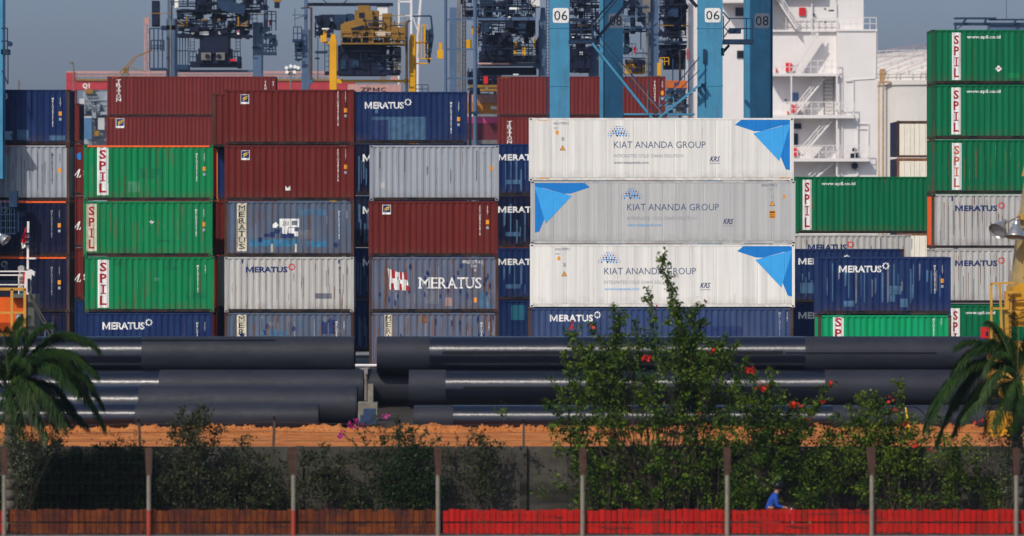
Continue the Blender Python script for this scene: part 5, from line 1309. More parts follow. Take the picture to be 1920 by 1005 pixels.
# ------------------------------------------------------------------ work boat at the left edge
YR = plain("railing_yellow", (.55, .27, .05), .5, var=.12, dirt=.2)
ORG = plain("deckhouse_orange", (.66, .115, .01), .5, var=.1, dirt=.25)
GRG = plain("grey_green_paint", (.11, .115, .105), .6, var=.2)
d = 174.0
bt = assembly("work_boat", "moored work boat with orange deckhouse, yellow railings and white mast, at the left edge", "boat", d, -30, [
    ("hull", CDARK2, [('p', [(-190, 640), (66, 640), (78, 655), (70, 810), (-170, 810)], -1.5, 4)]),
    ("deck", YR, [('b', -180, 624, 52, 638, -1.3, 3.6)]),
    ("deckhouse", ORG, [('b', -150, 558, 48, 622, .2, 3), ]),
    ("locker", GRG, [('b', 55, 552, 69, 638, -.6, 1.2), ('b', 20, 552, 50, 558, -.2, 2)]),
    ("railing", YR, [('l', 29, 541, 29, 640, 5, -1.2), ('l', 53, 541, 53, 640, 5, -1.2), ('l', -150, 541, 55, 541, 5, -1.2), ('l', -150, 585, 55, 585, 4, -1.2), ('l', -40, 541, -40, 640, 5, -1.2), ('l', -110, 541, -110, 640, 5, -1.2)]),
    ("upper_rail", SHIPW, [('l', -150, 509, 50, 509, 2.4, .4), ('l', -150, 516, 47, 516, 2.4, .4), ('l', -150, 534, 46, 534, 2, .4), ('l', 33, 516, 33, 557, 2, .4), ('l', 47, 516, 47, 557, 2, .4), ('l', 15, 534, 33, 534, 2, .2), ('l', -50, 509, -50, 557, 2, .4)]),
    ("tank", plain("tank_grey", (.36, .35, .32), .5), [('t', 37, 505, 37, 546, 12, .8), ('c', 36.5, 504, 6, .55, 1.05)]),
    ("tank_base", plain("teal_base", (.07, .22, .22), .6), [('t', 37, 546, 37, 557, 12, .8)]),
    ("exhaust", plain("exhaust_grey", (.3, .3, .32), .4), [('t', 37, 586, 37, 612, 13, -.2), ('c', 37, 612, 7, -1.0, -.6)]),
    ("mast", SHIPW, [('l', 53, 415, 52, 505, 4, 0), ('p', [(47, 518), (49, 508), (58, 505), (66, 510), (65, 518), (60, 514), (58, 552), (49, 552)], -.15, .15), ('l', 49, 508, 46, 556, 3, 0), ('b', 52, 483, 68, 486, -.3, .3)]),
    (">mast_fitting", CDARK, [('b', 48, 436, 56, 438.5, -.25, .25), ('b', 48, 446, 56, 449, -.25, .25), ('b', 48, 455, 56, 459, -.2, .2), ('l', 64, 464, 64, 483, 1.6, .2), ('l', 56, 464, 64, 464, 1, .2), ('b', 53, 522, 57, 548, -.3, -.16), ('b', 61, 520, 65, 536, -.2, .2)]),
    ("wheelhouse", CDARK, [('b', -150, 528, 28, 557, 1.6, 2.9), ('b', 4, 495, 10, 508, .6, 1), ('b', -150, 505, -20, 528, 1.6, 2.9)]),
    ("extinguisher", REDB2, [('b', 42, 512, 46, 532, .2, .5)]),
], z=-1.7)
fg = thing("flag", "red and white flag furled on the white mast of the boat", "flag", (X(50, d), d, Z(440, d)))
mb = MB(); n = 8
pts = [[(52 - 1.5 - u * (11 - abs(v - .75) * 10), 424 + v * 39 - u * 0 + u * 3) for u in (0, .33, .66, 1)] for v in np.linspace(0, 1, n + 1)]
for i in range(n):
    for j in range(3):
        q = [pts[i][j], pts[i][j + 1], pts[i + 1][j + 1], pts[i + 1][j]]
        ys = [d - .05 + .10 * sin(2.6 * k + i) for k in (j, j + 1, j + 1, j)]
        ys2 = [d - .05 + .10 * sin(2.6 * k + i + 1) for k in (j, j + 1, j + 1, j)]
        yy = [ys[0], ys[1], ys2[2], ys2[3]]
        mb.add([(X(a, d), y, Z(b, d)) for (a, b), y in zip(q, yy)], [(0, 1, 2, 3)], 0 if i < 6 else 1)
mb.build("flag_cloth", [D_SCARLET, D_WHITE], fg)
def rope(label, pts, r):
    mb = MB(); mb.path(pts, r, 6); tag(mb.build("mooring_rope", plain("rope", (.05, .045, .035), .9)), label, "rope")
def sag(p, q, s, n=14): return [tuple(Vector(p).lerp(Vector(q), k / n) - Vector((0, 0, s * 4 * (k / n) * (1 - k / n)))) for k in range(n + 1)]
rope("upper slack mooring rope running down from the boat's mast foot to the pipes", sag((X(57, 174), 173.4, Z(546, 174)), (X(190, 166), 166.1, -.05), .25), .032)
rope("lower mooring rope running from the boat's grey locker to the pipes", sag((X(58, 174), 173.4, Z(552, 174)), (X(160, 166), 166.1, -.05), .1), .032)
ALU = plain("lamp_aluminium", (.55, .53, .5), .3, .85, var=.1)
def floodlight(label, px, py, d, ax, scale=1.0, arm=None, kind="floodlight"):
    """spun reflector bell: ax is the direction its open mouth faces"""
    r = thing(kind, label, "lamp", (X(px, d), d, Z(py, d)))
    a = Vector(ax).normalized(); c = Vector((X(px, d), d, Z(py, d)))
    mb = MB(); pr = [(-.36, .07), (-.28, .10), (-.2, .11), (-.1, .17), (.05, .26), (.2, .33), (.24, .34)]
    for (t0, r0), (t1, r1) in zip(pr[:-1], pr[1:]): mb.tube(c + a * t0 * scale, c + a * t1 * scale, r0 * scale, 20, 0, r1 * scale, False)
    mb.tube(c - a * .4 * scale, c - a * .36 * scale, .06 * scale, 12)
    mb.build("reflector", ALU, r, True)
    mb = MB(); mb.tube(c + a * .16 * scale, c + a * .18 * scale, .29 * scale, 20); mb.build("lens", D_GREY, r)
    if arm:
        mb = MB(); mb.path([c - a * .36 * scale] + [(X(x, d), d, Z(y, d)) for x, y in arm], .035, 6); mb.build("bracket", CSTEEL, r)
floodlight("silver floodlight at the left edge, in front of the shade-darkened navy containers", 6, 446, 174.0, (.75, -.3, -.7), .75, [(-8, 440), (-16, 438), (-16, 560)])

# ------------------------------------------------------------------ yellow machine at the right edge
MY = plain("machine_yellow", (.52, .28, .04), .5, var=.12, dirt=.25)
MO = plain("machine_ochre", (.56, .28, .018), .5, var=.12, dirt=.3)
BOOM = plain("boom_olive_cream", (.33, .26, .12), .55, var=.2, dirt=.35)
d = 150.0; g = G(d)
assembly("crawler_crane", "yellow crawler crane with railings and raised boom, cut by the picture's right edge", "crane", d, 1900, [
    ("track", CDARK, [('b', 1860, g - 48, 1990, g, -1.4, -.7)]), ("track", CDARK, [('b', 1860, g - 48, 1990, g, 1.2, 1.9)]),
    ("body", MY, [('b', 1856, 640, 1990, g - 40, -.6, 1.1), ('b', 1856, 612, 1888, 655, -.9, -.5), ('b', 1880, 650, 1990, 662, -1.2, 1.5)]),
    ("engine_cover", MO, [('b', 1893, 536, 1990, 611, -.7, 1.0), ('b', 1906, 531, 1990, 536, -.6, .9)]),
    ("railing", MY, [('l', 1852, 531, 1852, 655, 4, -1.1), ('l', 1868, 531, 1872, 640, 4.5, -1.1), ('l', 1851, 531, 1896, 529, 4, -1.1), ('l', 1852, 577, 1882, 577, 4, -1.1), ('l', 1882, 545, 1882, 640, 9, -.9), ('l', 1890, 545, 1888, 640, 4, -.9), ('l', 1881, 547, 1960, 547, 4, -1.1), ('l', 1884, 582, 1960, 586, 3.4, -1.1), ('l', 1920, 547, 1920, 660, 4, -1.1)]),
    ("boom", BOOM, [('p', [(1896, 540), (1908, 440), (1925, 330), (1945, 330), (1925, 540)], -.3, .5)]),
    (">boom_top", MO, [('p', [(1906, 402), (1912, 402), (1916, 412), (1906, 412)], -.5, -.3), ('p', [(1918, 330), (1950, 330), (1980, 200), (1950, 200)], -.2, .4), ('b', 1916, 440, 1936, 520, -.5, -.3)]),
    ("hose", CDARK, [('l', 1884, 560, 1896, 564, 1.6, -1.0), ('l', 1896, 564, 1930, 558, 1.6, -1.0), ('l', 1884, 590, 1898, 597, 1.6, -1.0), ('l', 1898, 597, 1930, 590, 1.6, -1.0)]),
    ("extinguisher", REDB2, [('b', 1834, 612, 1848, 632, -1.1, -.8), ('t', 1872, 629, 1872, 654, 12, -1.3), ('l', 1846, 632, 1858, 650, 2, -1.0)]),
    (">gauge", CDARK, [('b', 1842, 620, 1846, 628, -1.12, -1.1), ('b', 1866.5, 641, 1878, 644, -1.68, -1.3)]),
])
floodlight("silver floodlight on the yellow crane's boom, turned aside to the left", 1876, 426, 149.3, (-.5, -.6, -.62), 1.0, [(1890, 416), (1900, 411), (1910, 406)])
floodlight("silver floodlight on the yellow crane's boom, pointing straight down at the picture's edge", 1905, 432, 149.0, (-.1, -.25, -.95), 1.05, [(1912, 412), (1912, 404)])
d = 139.0
mb = shapes(d, [('p', [(1853, 828), (1853, 774), (1858, 771), (1899, 773), (1906, 800), (1906, 828)], -.6, .6)])
bk = thing("yellow_toolbox", "yellow steel box standing on the clay behind the right palm", "box", (X(1880, d), d, 0)); mb.build("box", MO, bk)
shapes(d, [('t', 1878, 730, 1880, 771, 8, 0), ('t', 1866, 775, 1868, 775, 3, -.62)]).build("handle", MO, bk)
mb = MB(); mb.path(sag((X(1690, 141), 141, Z(770, 141)), (X(1740, 141), 141, Z(785, 141)), -.25), .02, 5); tag(mb.build("hose", CDARK), "thin black hose arching over the clay beside the yellow rod", "hose")
mb = MB(); mb.tube((X(1706, 140), 140, -.02), (X(1698, 140), 140, Z(764, 140)), .03, 6); tag(mb.build("marker_rod", D_YEL), "leaning yellow rod on the clay left of the right palm", "rod")

# ------------------------------------------------------------------ retaining wall with barbed wire posts
WD = 131.5
wl = thing("concrete_wall", "stained concrete panel wall, darkened for shade, below the orange clay bank", "wall", (0, WD, -2.5))
mb = MB(); n = 24; w0 = X(-300, WD); w1 = X(2220, WD)
for i in range(n):
    a = w0 + (w1 - w0) * i / n; b = w0 + (w1 - w0) * (i + 1) / n
    for k in range(3):
        mb.box(a + .01, b - .01, WD, WD + .3, -2.5 + k * .855, -2.5 + k * .855 + .845)
mb.box(w0, w1, WD + .02, WD + .28, -2.5, .0)
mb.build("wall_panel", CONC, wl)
for i in range(n + 1):
    x = w0 + (w1 - w0) * i / n + X(981, WD) - X(960, WD)
    if i % 2 == 0:
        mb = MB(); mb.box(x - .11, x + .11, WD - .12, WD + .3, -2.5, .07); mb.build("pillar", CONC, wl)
bw = thing("barbed_wire_fence", "thin dark posts with barbed wire along the top of the concrete wall", "fence", (0, WD + .2, .06))
PX = [-210, 28, 262, 512, 748, 982, 1216, 1450, 1690, 1925, 2160]
rb = random.Random(4); tops = []
for p in PX:
    x = X(p, WD); t = (x + rb.uniform(-.04, .04), WD + .18, .80 + rb.uniform(-.06, .1))
    mb = MB(); mb.bar((x, WD + .18, .0), t, .075); mb.bar(t, (t[0], t[1] - .28, t[2] + .16), .05); mb.build("post", CBROWN, bw); tops.append((x, t))
mb = MB()
for (xa, ta), (xb_, tb) in zip(tops[:-1], tops[1:]):
    for h in (.3, .62, .95):
        pa = Vector((xa, WD + .18, 0)).lerp(Vector(ta), h); pb = Vector((xb_, WD + .18, 0)).lerp(Vector(tb), h); pts = sag(pa, pb, .03, 8); mb.path(pts, .006, 4)
        for k in range(1, 40):
            q = pa.lerp(pb, k / 40) - Vector((0, 0, .12 * k / 40 * (1 - k / 40))); mb.bar(q - Vector((.02, 0, .03)), q + Vector((.02, 0, .03)), .005)
mb.build("barbed_wire", CBROWN, bw)

# ------------------------------------------------------------------ foreground fence with low board barrier
FD = 112.0
def board(name, col, wear, wcol):
    m, t, b = nodes(name); v, ob = coords(t); g = N(t, "ShaderNodeNewGeometry")
    c = mixc(t, g.outputs["Random Per Island"], tuple(x * .84 for x in col), tuple(min(1, x * 1.12) for x in col))
    f = noise(t, stretch(t, v, (2.5, 1, .5)), 1.1, 6, .68); c = mixc(t, ramp(t, f, .62 - wear, .70 - wear, 0, .85), c, wcol)
    f2 = noise(t, stretch(t, v, (.7, 1, 6)), 1.3, 6, .7); c = mixc(t, ramp(t, f2, .66 - wear * .6, .70 - wear * .6, 0, .8), c, (.035, .018, .014))
    t.links.new(c, b.inputs["Base Color"]); b.inputs["Roughness"].default_value = .6; b.inputs["Specular IOR Level"].default_value = .12
    return m
BRED = board("barrier_red", (.42, .010, .006), .11, (.20, .016, .010))
BRUST = board("barrier_rust", (.15, .036, .008), .16, (.06, .014, .010))
FWH = plain("post_white", (.20, .175, .14), .6, var=.2, dirt=.3, scale=4)
FRD = plain("post_red", (.30, .05, .03), .6, var=.2, dirt=.3, scale=4)
FRU = plain("post_rust", (.06, .03, .022), .8, var=.4, scale=6, dirt=.5)
GAL = plain("fence_wire", (.025, .022, .02), .6)
fn = thing("mesh_fence", "wire mesh fence on capped posts with a low red and rust board barrier", "fence", (0, FD, -2.6))
posts = [8 + 271.1 * k for k in range(-1, 9)]
for k, p in enumerate(posts):
    x = X(p, FD); zr = Z(957, FD)
    mb = MB(); mb.tube((x, FD, zr), (x, FD, Z(888, FD)), .056, 12); po = mb.build("post", FWH, fn)
    mb = MB(); mb.tube((x, FD, -2.6), (x, FD, zr), .058, 12); mb.build("post_base", FRD if k in (2, 3) else FWH, po)
    mb = MB(); mb.prism([(x - .07, Z(890, FD)), (x + .075, Z(890, FD)), (x + .10, Z(842, FD)), (x + .02, Z(838, FD)), (x - (.15 if k in (3, 7) else .1), Z(841, FD))], FD - .06, FD + .06); mb.build("post_cap", FRU, po)
for k in range(len(posts) - 1):
    xa, xb = X(posts[k], FD), X(posts[k + 1], FD)
    mb = MB(); nw = 22
    for i in range(1, nw):
        x = xa + (xb - xa) * i / nw; mb.bar((x, FD + .03, Z(1010, FD)), (x, FD + .03, Z(845, FD)), .0026)
    for i in range(9): z = Z(1000 - i * 19, FD); mb.bar((xa, FD + .035, z), (xb, FD + .035, z), .0026)
    mb.build("mesh_panel", GAL, fn)
r = random.Random(9)
edges = [(-263, 12, BRED), (13, 281, BRUST), (281, 554, BRUST), (554, 826, BRUST), (830, 1091, BRED), (1091, 1360, BRED), (1360, 1633, BRED), (1633, 1906, BRED), (1906, 2177, BRED)]
for a, b, m in edges:
    mb = MB(); x = X(a, FD); e = X(b, FD)
    while x < e - .05:
        w = min(r.uniform(.145, .165), e - x)
        for zt, zb in ((Z(956 + r.uniform(-1.5, 2.5), FD), Z(978.4, FD)), (Z(981.6, FD), Z(1001 + r.uniform(-.5, 1), FD))):
            y = FD + .10 + r.uniform(0, .016); mb.box(x + .009, x + w - .009, y, y + .02, zb, zt)
        x += w
    mb.build("barrier_board", m, fn)
mb = MB(); mb.box(X(-260, FD), X(2180, FD), FD + .16, FD + .22, Z(1002, FD), Z(996, FD)); mb.box(X(-260, FD), X(2180, FD), FD + .165, FD + .2, Z(970, FD), Z(965, FD)); mb.build("rail", FRU, fn)
mb = MB(); mb.box(-70, 70, FD - .3, FD + .5, -2.6, Z(1004.5, FD)); kb = tag(mb.build("fence_kerb", plain("kerb_pale", (.2, .18, .16), .85, var=.4, scale=2, bmp=.3)), "pale concrete footing under the mesh fence", "footing")
# ------------------------------------------------------------------ vegetation
def leafmat(name, dark, mid, light, trans=.35):
    m, t, b = nodes(name); g = N(t, "ShaderNodeNewGeometry")
    cr = N(t, "ShaderNodeValToRGB"); e = cr.color_ramp.elements
    e[0].position = 0; e[0].color = (*dark, 1); e[1].position = 1; e[1].color = (*light, 1); q = e.new(.5); q.color = (*mid, 1)
    ad = math_(t, 'ADD', math_(t, 'MULTIPLY', g.outputs["Random Per Island"], .55), ramp(t, noise(t, g.outputs["Position"], 1.5, 3, .6), .36, .66, 0, .45))
    t.links.new(ad, cr.inputs[0]); t.links.new(cr.outputs[0], b.inputs["Base Color"])
    b.inputs["Roughness"].default_value = .45; b.inputs["Specular IOR Level"].default_value = .15
    tr = N(t, "ShaderNodeBsdfTranslucent"); t.links.new(cr.outputs[0], tr.inputs[0])
    mx = N(t, "ShaderNodeMixShader"); mx.inputs[0].default_value = trans
    t.links.new(b.outputs[0], mx.inputs[1]); t.links.new(tr.outputs[0], mx.inputs[2])
    t.links.new(mx.outputs[0], t.nodes["Material Output"].inputs[0])
    return m
LEAF = leafmat("bougainvillea_leaf", (.010, .028, .004), (.040, .085, .008), (.19, .27, .022))
LEAFD = leafmat("shrub_leaf_dark", (.008, .020, .006), (.018, .04, .01), (.04, .07, .016))
LEAFO = leafmat("shrub_leaf_olive", (.02, .028, .012), (.04, .05, .02), (.075, .085, .03))
LEAFY = leafmat("shrub_leaf_fresh", (.012, .032, .004), (.05, .10, .008), (.24, .30, .022))
LEAFP = leafmat("palm_leaf", (.010, .03, .006), (.022, .056, .010), (.065, .11, .018))
LEAFG = leafmat("grey_leaf", (.05, .07, .035), (.11, .13, .07), (.2, .22, .13))
BRACT = leafmat("bract_red", (.45, .02, .015), (.62, .03, .02), (.75, .07, .03), .3)
BRACTM = leafmat("bract_magenta", (.28, .01, .12), (.45, .02, .2), (.6, .06, .3), .3)
BARK = plain("bark", (.06, .045, .03), .9, var=.4, scale=6)
BARKP = plain("palm_bark", (.09, .08, .06), .9, var=.4, scale=5)

def leaves(name, P, size, mat_, parent, rs, up=.5, asp=.55):
    """many small folded leaves centred on the points P as one mesh"""
    P = np.asarray(P); n = len(P)
    if n == 0: return None
    d = rs.normal(size=(n, 3)); d[:, 2] += .1; d /= np.linalg.norm(d, axis=1)[:, None]
    nr = rs.normal(size=(n, 3)) + np.array([-.25, -.55, up]); nr -= d * (nr * d).sum(1)[:, None]; nr /= np.linalg.norm(nr, axis=1)[:, None] + 1e-9
    w = np.cross(nr, d); s = (size * rs.uniform(.4, 1.45, n))[:, None]
    a = P - d * s * .5; b = P + w * s * asp * .5 - nr * s * -.08; c = P + d * s * .5; e = P - w * s * asp * .5 - nr * s * -.08
    V = np.stack([a, b, c, e], 1).reshape(-1, 3) - np.array(rootloc(parent))
    idx = np.arange(n)[:, None] * 4
    F = np.concatenate([idx + np.array([[0, 1, 2]]), idx + np.array([[0, 2, 3]])], 0)
    me = bpy.data.meshes.new(name)
    me.vertices.add(len(V)); me.vertices.foreach_set("co", V.ravel())
    me.loops.add(F.size); me.loops.foreach_set("vertex_index", F.ravel().astype(np.int32))
    me.polygons.add(len(F)); me.polygons.foreach_set("loop_start", np.arange(0, F.size, 3, dtype=np.int32)); me.polygons.foreach_set("loop_total", np.full(len(F), 3, dtype=np.int32))
    me.materials.append(mat_); me.update(calc_edges=True); me.validate()
    return put(bpy.data.objects.new(name, me), parent)

def bez(p0, p1, p2, n):
    t = np.linspace(0, 1, n)[:, None]; return (1 - t) ** 2 * p0 + 2 * t * (1 - t) * p1 + t * t * p2

def shrub(name, label, cat, d, base, tips, blobs, mat_, seed, size=.10, dens=60, stemr=.02, group=None, flowers=(), fm=None, zb=-2.5, spread=.11, blobdens=1.8, stems=True):
    """tips: photo points the canes reach; blobs: (x, y, rx, ry, leaves) clumps in photo pixels"""
    rs = np.random.RandomState(seed); s = d / 8000
    root = thing(name, label, cat, (X(base, d), d, zb), group)
    pts = []; mb = MB(); b0 = np.array([X(base, d), d, zb])
    for tt in tips:
        tx, ty = tt[:2]; sx0 = X(tt[2], d) if len(tt) > 2 else b0[0]
        tip = np.array([X(tx, d), d + rs.uniform(-.5, .5), Z(ty, d)])
        st = b0 + np.array([sx0 - b0[0] + rs.uniform(-.3, .3), rs.uniform(-.2, .2), 0])
        mid = st * .45 + tip * .55 + np.array([(st[0] - tip[0]) * .25, rs.uniform(-.3, .3), (tip[2] - st[2]) * .18])
        ln = np.linalg.norm(tip - st); n = int(8 + ln * 3); cv = bez(st, mid, tip, n)
        cv[1:-1] += rs.normal(0, .03, (n - 2, 3)); mb.path([tuple(c) for c in cv], stemr, 5, 0, stemr * .25)
        m = int(ln * dens * 1.15); q = rs.uniform(.3, 1, m) ** .8; ii = np.clip((q * (n - 1)), 0, n - 1.001); i0 = ii.astype(int); fr = (ii - i0)[:, None]
        c = cv[i0] * (1 - fr) + cv[i0 + 1] * fr
        pts.append(c + rs.normal(0, 1, (m, 3)) * (spread * (1.9 - 1.3 * q))[:, None])
        for _ in range(int(ln * 2.2)):                                         # side twigs
            k = rs.randint(n // 3, n - 1); a = cv[k]; dv = rs.normal(0, 1, 3); dv[2] = abs(dv[2]) * .6; dv /= np.linalg.norm(dv); l2 = rs.uniform(.2, .55)
            e = a + dv * l2; mb.tube(tuple(a), tuple(e), .007, 4, 0, .003, False)
            mm = int(l2 * dens * 1.3); tq = rs.uniform(.15, 1, mm)[:, None]; pts.append(a * (1 - tq) + e * tq + rs.normal(0, spread * .5, (mm, 3)))
    for bx, by, rx, ry, nl in blobs:
        nl = int(nl * blobdens); c = np.array([X(bx, d), d, Z(by, d)]); k = max(5, nl // 48)
        cl = rs.normal(0, .55, (k, 3)) * np.array([rx * s, min(rx, ry) * s * .7, ry * s]); w = rs.randint(0, k, nl)
        pts.append(c + cl[w] + rs.normal(0, .13, (nl, 3)) * rs.uniform(.5, 1.3, (k, 1))[w])
        for i in range(min(10, k)): mb.path([tuple(v) for v in bez(b0 + np.array([rs.uniform(-.6, .6), 0, 0]), (b0 + c) / 2, c + cl[i], 6)], stemr * .6, 4, 0, .004)
    if stems: mb.build("stem", BARK, root)
    P = np.concatenate(pts); P = P[(P[:, 2] > zb + .02) & (P[:, 1] < WD - .16 if d < WD else P[:, 1] > 0)]
    leaves("foliage", P, size, mat_, root, rs)
    for fx_, fy, n in flowers:
        c = np.array([X(fx_, d - .4), d - .45, Z(fy, d - .4)]); leaves("flower", c + rs.normal(0, 1, (n, 3)) * np.array([.085, .06, .05]), .10, fm, root, rs, .2, .85)
    return root

# the tall flowering bush in front of the right pipes
shrub("bougainvillea_bush", "tall red-flowering bush whose long shoot crosses the lowest refrigerated container", "bush", 130.4, 1225,
      [(1234, 476, 1330), (1246, 512, 1330), (1216, 542, 1240), (1150, 572, 1180), (1166, 580, 1150), (1060, 618, 1160), (1070, 622, 1180), (1095, 650, 1140), (1028, 706, 1130), (1020, 745, 1140), (1040, 790, 1120), (1306, 566, 1270), (1296, 580, 1280), (1318, 600, 1260), (1362, 628, 1290), (1350, 640, 1300), (1335, 670, 1300), (1402, 668, 1330), (1390, 700, 1330), (1108, 606, 1180), (1262, 566, 1310), (1190, 600, 1210), (1130, 660, 1150), (1272, 640, 1280), (1385, 640, 1310), (1055, 660, 1120)],
      [(1230, 700, 110, 60, 1500), (1300, 700, 80, 45, 700), (1160, 690, 60, 60, 600), (1180, 780, 130, 70, 1500), (1310, 760, 95, 80, 1300), (1120, 760, 60, 60, 700), (1240, 860, 140, 60, 1900), (1150, 900, 90, 50, 1100), (1290, 910, 110, 40, 1300), (1190, 930, 110, 25, 900), (1255, 640, 70, 40, 420), (1110, 690, 50, 50, 380), (1085, 860, 40, 60, 300), (1330, 850, 50, 60, 500)],
      LEAF, 11, .112, 44, .026, None, [(1211, 671, 34), (1405, 694, 34), (1225, 571, 5), (1315, 566, 5), (1072, 612, 5), (1105, 617, 4), (1338, 655, 4), (1312, 776, 5)], BRACT, spread=.09, blobdens=1.35)
shrub("bougainvillea_bush", "arching red-flowering bush right of the tall one, behind the rider", "bush", 130.0, 1440,
      [(1405, 700), (1430, 722), (1488, 752), (1520, 750), (1540, 755), (1460, 765), (1380, 740), (1500, 790), (1560, 715), (1440, 690), (1530, 800)],
      [(1430, 800, 80, 60, 1000), (1400, 870, 80, 70, 1500), (1470, 870, 60, 70, 1100), (1420, 930, 80, 25, 700), (1395, 770, 40, 40, 300), (1510, 900, 30, 50, 260), (1470, 800, 60, 30, 350)],
      LEAF, 12, .108, 46, .02, None, [(1431, 727, 24), (1488, 760, 44), (1555, 719, 8), (1541, 752, 10), (1518, 785, 4), (1405, 694, 6)], BRACT, spread=.085, blobdens=1.5)
shrub("flowering_shrub", "leafy shrub with sparse pink-red blooms between the rider and the right palm", "shrub", 130.3, 1680,
      [(1605, 742), (1585, 760), (1640, 735), (1560, 780), (1690, 712), (1670, 760), (1720, 780), (1690, 775), (1610, 790), (1655, 790), (1750, 800), (1540, 800), (1625, 755)],
      [(1640, 830, 90, 50, 900), (1700, 870, 110, 70, 1500), (1620, 890, 70, 60, 700), (1780, 850, 60, 60, 700), (1600, 820, 50, 50, 400), (1800, 900, 60, 50, 500), (1730, 930, 90, 30, 400)],
      LEAFY, 13, .105, 46, .018, None, [(1668, 747, 7), (1679, 765, 9), (1697, 793, 14), (1716, 838, 8), (1740, 843, 6), (1735, 725, 0) if False else (1835, 788, 8), (1712, 830, 5)], BRACT, spread=.085, blobdens=1.5)
shrub("fresh_shrub", "small bright green shrub low at the wall's right end by the last fence post", "shrub", 129.6, 1870, [(1860, 880), (1890, 890), (1840, 900)], [(1870, 925, 40, 30, 420), (1905, 860, 30, 60, 260)], LEAFY, 14, .10, 40)
shrub("fresh_shrub", "low bright green shrub around the rider's back wheel", "shrub", 129.9, 1400, [(1380, 900), (1420, 905)], [(1395, 930, 45, 24, 420), (1500, 935, 40, 22, 260), (1345, 935, 30, 20, 160)], LEAFY, 15, .10, 40)
# undergrowth at the left wall, shade put into dark leaf colours: each shrub its own
lg = "dark shrubs along the foot of the concrete wall"
for i, (b, tips, blobs, m, lab) in enumerate((
    (60, [(20, 850), (90, 840), (140, 850), (60, 835)], [(60, 900, 80, 50, 1500), (130, 880, 60, 50, 800), (20, 940, 60, 30, 500)], LEAFD, "dense near-black shrub below the left palm"),
    (215, [(180, 850), (250, 840), (215, 835), (290, 860)], [(210, 890, 70, 50, 1100), (260, 930, 60, 30, 500), (250, 860, 40, 20, 260)], LEAFD, "dark leafy shrub just left of the second fence post"),
    (350, [(335, 765), (375, 760), (325, 790), (385, 775), (350, 800), (372, 795), (410, 800), (300, 850)], [(350, 880, 50, 60, 600), (380, 930, 60, 30, 500), (365, 800, 30, 30, 140)], LEAFO, "spindly olive sapling rising above the clay, right of the second fence post"),
    (470, [(430, 850), (500, 850), (470, 845), (455, 820)], [(460, 900, 60, 50, 700), (510, 930, 50, 30, 400)], LEAFO, "grey-olive shrub with bare twigs left of the third fence post"),
    (610, [(580, 850), (640, 845), (610, 838), (665, 850)], [(610, 900, 60, 45, 650), (660, 930, 50, 30, 350)], LEAFO, "thin grey-olive shrub right of the third fence post"),
    (775, [(750, 810), (770, 800), (800, 840), (735, 850), (790, 850)], [(770, 890, 50, 50, 1100), (790, 930, 40, 28, 500), (740, 930, 40, 25, 300)], LEAFD, "dense dark green shrub left of the fourth fence post"),
    (905, [(870, 850), (940, 830), (900, 810), (925, 850), (915, 822)], [(880, 890, 30, 40, 140), (930, 930, 50, 25, 160)], LEAFO, "sparse weedy shrub against bare wall right of the fourth fence post"),
    (1560, [(1545, 840), (1580, 850)], [(1560, 880, 30, 60, 380)], LEAF, "narrow green shrub beside the bare wall patch right of the rider"))):
    shrub("wall_shrub", lab, "shrub", 130.6 - (i % 3) * .25, b, tips, blobs, m, 30 + i, .10, 46, .016, lg, spread=.13, blobdens=1.0 if i == 6 else 3.2)
shrub("bougainvillea_shrub", "slender magenta-flowering shrub in front of the pipe gap", "shrub", 131.0, 740,
      [(640, 812), (665, 795), (690, 800), (700, 775), (745, 780), (755, 790), (720, 800), (800, 800), (830, 815)], [(750, 815, 40, 20, 160)], LEAFO, 17, .085, 26, .012, None,
      [(660, 797, 22), (668, 790, 12), (640, 816, 14), (678, 797, 8), (720, 780, 8)], BRACTM, spread=.06)
shrub("weed_clump", "sparse weeds poking above the wall right of the pipe gap", "weeds", 131.1, 870, [(855, 815), (885, 800), (905, 815), (840, 830), (880, 825)], [], LEAFO, 18, .07, 26, .008, spread=.06)
shrub("weed_clump", "sparse weeds poking above the wall near the left palm", "weeds", 131.1, 240, [(225, 815), (255, 805), (270, 820), (300, 820), (430, 815)], [], LEAFO, 19, .07, 22, .008, spread=.06)

